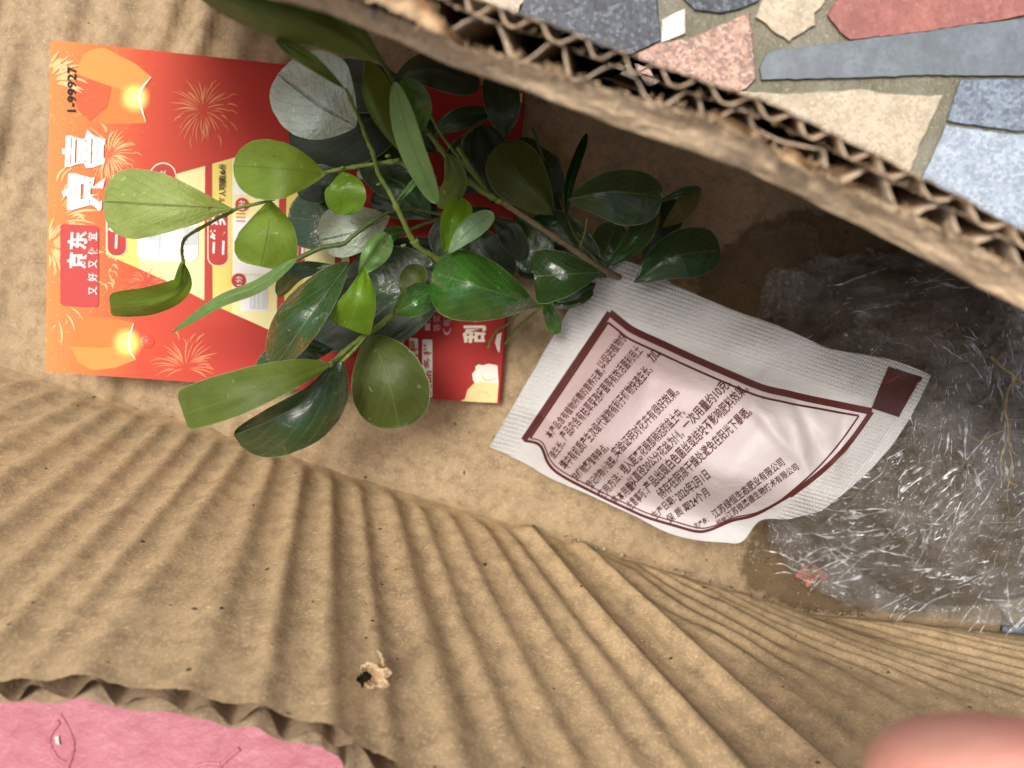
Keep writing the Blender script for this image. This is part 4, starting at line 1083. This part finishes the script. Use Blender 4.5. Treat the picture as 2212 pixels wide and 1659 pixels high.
# large glossy leaf
lf([(1168, 662, .034), (1100, 640, .046), (1010, 612, .052), (933, 588, .044)], 84, 66, 'leaf_gloss', b=.5, a=1.25, zl=-.0050, zr=-.0045, wave=.0022, pw=2.1)
lf([(890, 660, .030), (888, 615, .034), (912, 574, .032)], 30, 26, 'leaf_oliv2')
lf([(848, 680, .040), (890, 655, .045), (936, 625, .041)], 36, 34, 'leaf_gloss', zl=.003, zr=-.002, pw=2)
lf([(957, 548, .040), (978, 480, .046), (1002, 428, .042)], 28, 36, 'leaf_bright', zl=.003, zr=.002)
lf([(968, 548, .048), (1010, 500, .052), (1066, 460, .048)], 24, 24, 'leaf_wax2', zr=.003)
lf([(842, 468, .036), (770, 500, .042), (690, 520, .036)], 48, 66, 'leaf_sky_sheen', a=.85, b=.45, zr=-.004, zl=-.003)
lf([(775, 596, .044), (805, 550, .048), (838, 504, .045)], 26, 32, 'leaf_pgreen', tilt=.002)
lf([(788, 578, .050), (775, 640, .054), (748, 708, .048)], 52, 40, 'leaf_bright', a=.9, b=.22, cut=.1, zl=-.004, zr=.001)
lf([(740, 371, .052), (745, 410, .054), (735, 464, .050)], 46, 42, 'leaf_bright', a=.85, b=.5)
lf([(769, 274, .056), (690, 228, .062), (600, 160, .056)], 84, 112, 'leaf_sky_sheen', a=.85, b=.5, zl=-.004, zr=.002)
lf([(790, 128, .058), (815, 230, .060), (905, 362, .050)], 46, 22, 'leaf_olive', a=.7, b=.7, zl=-.006)
lf([(900, 300, .05), (908, 230, .062), (870, 168, .066)], 24, 26, 'leaf_mid', zl=.004)
lf([(852, 176, .066), (885, 300, .074), (943, 440, .062)], 26, 30, 'leaf_pgreen', a=.55, b=.5, zl=.004, tilt=.004)
lf([(965, 330, .05), (985, 390, .046), (950, 450, .040)], 26, 26, 'leaf_olive', a=.7)
lf([(848, 448, .04), (880, 410, .044), (912, 372, .042)], 7, 8, 'leaf_pgreen')
lf([(885, 495, .03), (840, 505, .034), (770, 560, .03)], 20, 14, 'leaf_mid')
# upper stem leaves close to the camera
lf([(822, 132, .088), (720, 70, .096), (560, 20, .100), (380, -60, .098)], 48, 66, 'leaf_olive', a=.8, b=.6, zl=-.010, zr=-.002)
lf([(790, 90, .080), (700, 40, .086), (560, -20, .088)], 26, 34, 'leaf_oliv2', a=.8, b=.6, zl=-.008)
lf([(745, 192, .082), (665, 130, .088), (594, 86, .090)], 15, 18, 'leaf_olive', a=.9, b=.6)
lf([(790, 130, .06), (760, 110, .062), (735, 98, .06)], 9, 10, 'leaf_wax2')
# left-hand twig
lf([(506, 451, .056), (400, 446, .062), (300, 440, .062), (223, 436, .056)], 76, 78, 'leaf_young', a=1.15, b=.48, zl=-.003, zr=-.002)
lf([(704, 376, .054), (610, 364, .060), (504, 358, .054)], 72, 60, 'leaf_under', a=.95, b=.5, zr=-.003)
lf([(583, 430, .048), (580, 500, .052), (564, 576, .048)], 70, 66, 'leaf_under', a=1.0, b=.42, zl=-.003, zr=-.002, cut=.05)
lf([(397, 568, .046), (392, 620, .052), (330, 652, .050), (238, 662, .044)], 28, 34, 'leaf_under', a=.7, b=.35, cut=.08, zl=-.008, zr=.007)
lf([(400, 560, .045), (384, 640, .046), (320, 668, .044), (262, 684, .040)], 3, 26, 'leaf_mid', a=.5, b=.4, zl=-.006)
lf([(640, 560, .050), (560, 618, .052), (470, 655, .050), (371, 719, .040)], 14, 16, 'leaf_pgreen', a=.5, b=.7, zl=.004, zr=-.002)
# lower cluster
lf([(755, 565, .046), (700, 640, .052), (650, 710, .052), (594, 792, .042)], 34, 66, 'leaf_sheen', a=.75, b=.5, zl=.003, zr=-.005, pw=2, wave=.001)
lf([(800, 722, .034), (838, 820, .038), (862, 924, .032)], 86, 84, 'leaf_oliv2', a=.72, b=.45, zl=-.002, zr=-.004)
lf([(735, 772, .046), (680, 850, .050), (600, 900, .050), (505, 940, .042)], 90, 26, 'leaf_sheen', a=.7, b=.5, zl=-.006, zr=.005, wave=.002, pw=1.9)
lf([(716, 786, .054), (620, 815, .062), (500, 860, .064), (396, 895, .058)], 42, 56, 'leaf_olive', a=.7, b=.3, cut=.12, zr=-.002)

# stems
mbs, mbk, mbd = MB(), MB(), MB()
PXM = .692 / HALF
def stem(mb_, path, r0, r1, n=40):
    P = [poly_at(path, i / n) for i in range(n + 1)]
    mb_.tube([at(p[0] + 1.2 * nz(i * .5, r0, 3), p[1] + 1.2 * nz(i * .5, r0, 9), p[2]) for i, p in enumerate(P)],
             [lerp(r0, r1, i / n) * .84 * PXM * (H - P[i][2]) * (1 + .22 * nz(i * .7, r0, 1) + (.35 if i % 9 == 4 else 0)) for i in range(n + 1)], 8)
stem(mbk, [(1340, 600, .012), (1290, 575, .026), (1240, 540, .032), (1180, 500, .036), (1090, 440, .038), (1075, 432, .038)], 8.5, 7.5)
stem(mbs, [(1085, 438, .038), (1030, 405, .04), (985, 365, .04), (955, 325, .038), (925, 285, .04)], 7.5, 7)
stem(mbs, [(1060, 420, .034), (1000, 350, .032), (960, 300, .03), (930, 250, .034)], 5, 4)
stem(mbd, [(925, 285, .04), (870, 215, .055), (845, 165, .066), (822, 130, .078), (790, 85, .088), (740, 45, .096), (690, 10, .1)], 7, 5)
stem(mbs, [(965, 570, .034), (930, 550, .038), (896, 525, .042), (864, 461, .048), (840, 412, .050), (819, 379, .052), (805, 330, .056), (792, 300, .058), (778, 262, .064), (747, 193, .080)], 8.5, 4.2, 60)
stem(mbs, [(940, 385, .046), (901, 371, .050), (875, 356, .052), (857, 349, .053), (800, 355, .052), (745, 364, .052), (698, 375, .052), (658, 401, .052), (591, 430, .052), (512, 450, .054)], 6.8, 4.0, 60)
stem(mbs, [(512, 450, .054), (460, 478, .052), (413, 505, .050), (397, 520, .049), (393, 545, .047), (397, 570, .046)], 4.6, 3.6)
stem(mbd, [(990, 455, .028), (956, 463, .032), (896, 452, .038), (842, 458, .044), (797, 483, .047), (760, 512, .048), (740, 527, .048), (695, 535, .049), (640, 560, .050)], 4, 6.5)
stem(mbs, [(945, 610, .028), (905, 640, .032), (850, 678, .037), (811, 708, .038), (775, 735, .042), (752, 752, .044), (728, 775, .046), (712, 788, .05)], 5.5, 6.5)
stem(mbs, [(850, 675, .036), (830, 700, .038), (800, 722, .036)], 3.5, 3)
stem(mbs, [(800, 715, .040), (770, 750, .044), (735, 785, .046)], 3, 5)
stem(mbs, [(1170, 664, .02), (1124, 701, .018), (1108, 720, .016), (1092, 742, .014)], 3.2, 3.0)
stem(mbs, [(1172, 660, .03), (1150, 660, .034), (1120, 655, .040)], 5.5, 6)
stem(mbs, [(1134, 665, .016), (1096, 700, .014), (1075, 712, .012), (1060, 735, .011), (1054, 752, .01)], 2.4, 2.6)
stem(mbd, [(1000, 330, .03), (1001, 300, .032), (1030, 268, .03), (1070, 250, .028), (1135, 228, .024)], 4, 3)
stem(mbs, [(1065, 432, .036), (1030, 380, .034), (990, 320, .032)], 5, 7)
stem(mbd, [(1150, 276, .02), (1172, 338, .018), (1190, 380, .016), (1206, 412, .016)], 4, 3)
stem(mbd, [(1206, 412, .016), (1226, 470, .02), (1250, 520, .022), (1292, 566, .02)], 3, 5)
stem(mbs, [(1252, 535, .026), (1262, 505, .03), (1268, 470, .034)], 2.6, 2)
stem(mbd, [(960, 470, .026), (900, 490, .028), (840, 520, .028), (800, 545, .028)], 4, 4)
stem(mbs, [(1220, 545, .02), (1150, 548, .02), (1100, 555, .018)], 3, 2.4)
# knots
for x, y, z, r in ((857, 346, .054, 8), (838, 336, .057, 6), (896, 522, .042, 11), (872, 530, .042, 6), (818, 398, .052, 5), (740, 362, .053, 5), (1078, 434, .039, 9), (990, 345, .04, 7)):
    stem(mbs, [(x - r * .6, y + 1, z), (x, y, z + .0006), (x + r * .6, y - 1, z)], r * .7, r * .5, 5)
mbs.build('stem', M['stem'], sp); mbk.build('stem', M['bark'], sp, label='brown woody main stem'); mbd.build('stem', M['stem_d'], sp)

# ================================================================== PERSON (fingertip resting on the rim of the near wall)
def skin(name, pts, edges, root, mat, parent=None, **kw):
    me = bpy.data.meshes.new(name); me.from_pydata([p[0] for p in pts], edges, [])
    o = bpy.data.objects.new(name, me); SC.collection.objects.link(o)
    md = o.modifiers.new('s', 'SKIN'); md.use_smooth_shade = True
    for i, p in enumerate(pts):
        d = me.skin_vertices[0].data[i]; d.radius = (p[1], p[1] * p[2] if len(p) > 2 else p[1]); d.use_root = (i == root)
    sb = o.modifiers.new('b', 'SUBSURF'); sb.levels = 3; sb.render_levels = 3
    bpy.context.view_layer.update()
    ev = o.evaluated_get(bpy.context.evaluated_depsgraph_get()); m2 = bpy.data.meshes.new_from_object(ev)
    V = [v.co.copy() for v in m2.vertices]; F = [tuple(p.vertices) for p in m2.polygons]
    bpy.data.objects.remove(o)
    return build(name, V, F, mat, parent, **kw)
t = NT('skin'); o_ = t.obj()
c = t.mix(t.step(t.noise(70, 4, .6, o_), .3, .7), (.84, .33, .26), (.92, .50, .40))
t.P(Base_Color=c, Roughness=.5, Subsurface_Weight=.1, Normal=t.bump(t.noise(700, 4, .6, o_), .3, .0006)); t.p.inputs['Subsurface Radius'].default_value = (.004, .0015, .0008)
t.p.inputs['Subsurface Scale'].default_value = 1.0
SKIN = t.m
FX, FY, FZ = .0402, -.0318, .1450
pts = [((.064, -.206, .137), .030), ((.062, -.155, .139), .028), ((.058, -.122, .141), .024),
       ((.046, -.101, .144), .0130), ((.0435, -.074, .150), .0118), ((.0410, -.051, .1505), .0112), ((FX + .0006, -.0362, .1475), .0114), ((FX, -.0283, .1455), .0096),
       ((.062, -.098, .144), .0130), ((.066, -.076, .152), .0112), ((.068, -.058, .148), .0105), ((.067, -.053, .136), .0092),
       ((.079, -.104, .142), .0122), ((.084, -.084, .149), .0104), ((.086, -.067, .145), .0098), ((.084, -.064, .134), .0086),
       ((.092, -.112, .138), .0108), ((.099, -.096, .144), .0092), ((.102, -.083, .141), .0084), ((.099, -.081, .132), .0074),
       ((.036, -.150, .130), .0150), ((.022, -.126, .122), .0126), ((.012, -.106, .118), .0112), ((.010, -.094, .116), .0096)]
edges = [(0, 1), (1, 2), (2, 3), (3, 4), (4, 5), (5, 6), (6, 7), (2, 8), (8, 9), (9, 10), (10, 11), (2, 12), (12, 13), (13, 14), (14, 15), (2, 16), (16, 17), (17, 18), (18, 19), (1, 20), (20, 21), (21, 22), (22, 23)]
skin('person', pts, edges, 1, SKIN, None, label='fingertip of a person holding the carton rim, blurred pink in the lower right corner', cat='person')
per = [o for o in SC.objects if o.name.startswith('person')][0]
def nail(u, v):
    x = (u - .5) * .0105; y = -.0313 - .0105 * v
    return Vector((FX + x + .0003, y + .0006 * math.cos(u * math.pi * 2), .1560 - 45 * x * x + .0006 * math.sin(v * math.pi)))
# nail sits on the upper side, seated in the skin
V, F, U = grid(12, 12, nail); V = [v - Vector((0, 0, .0008)) for v in V]
build('fingernail', V, F, flat('nail', (.80, .48, .40), .3, .04), per, uvs=U)
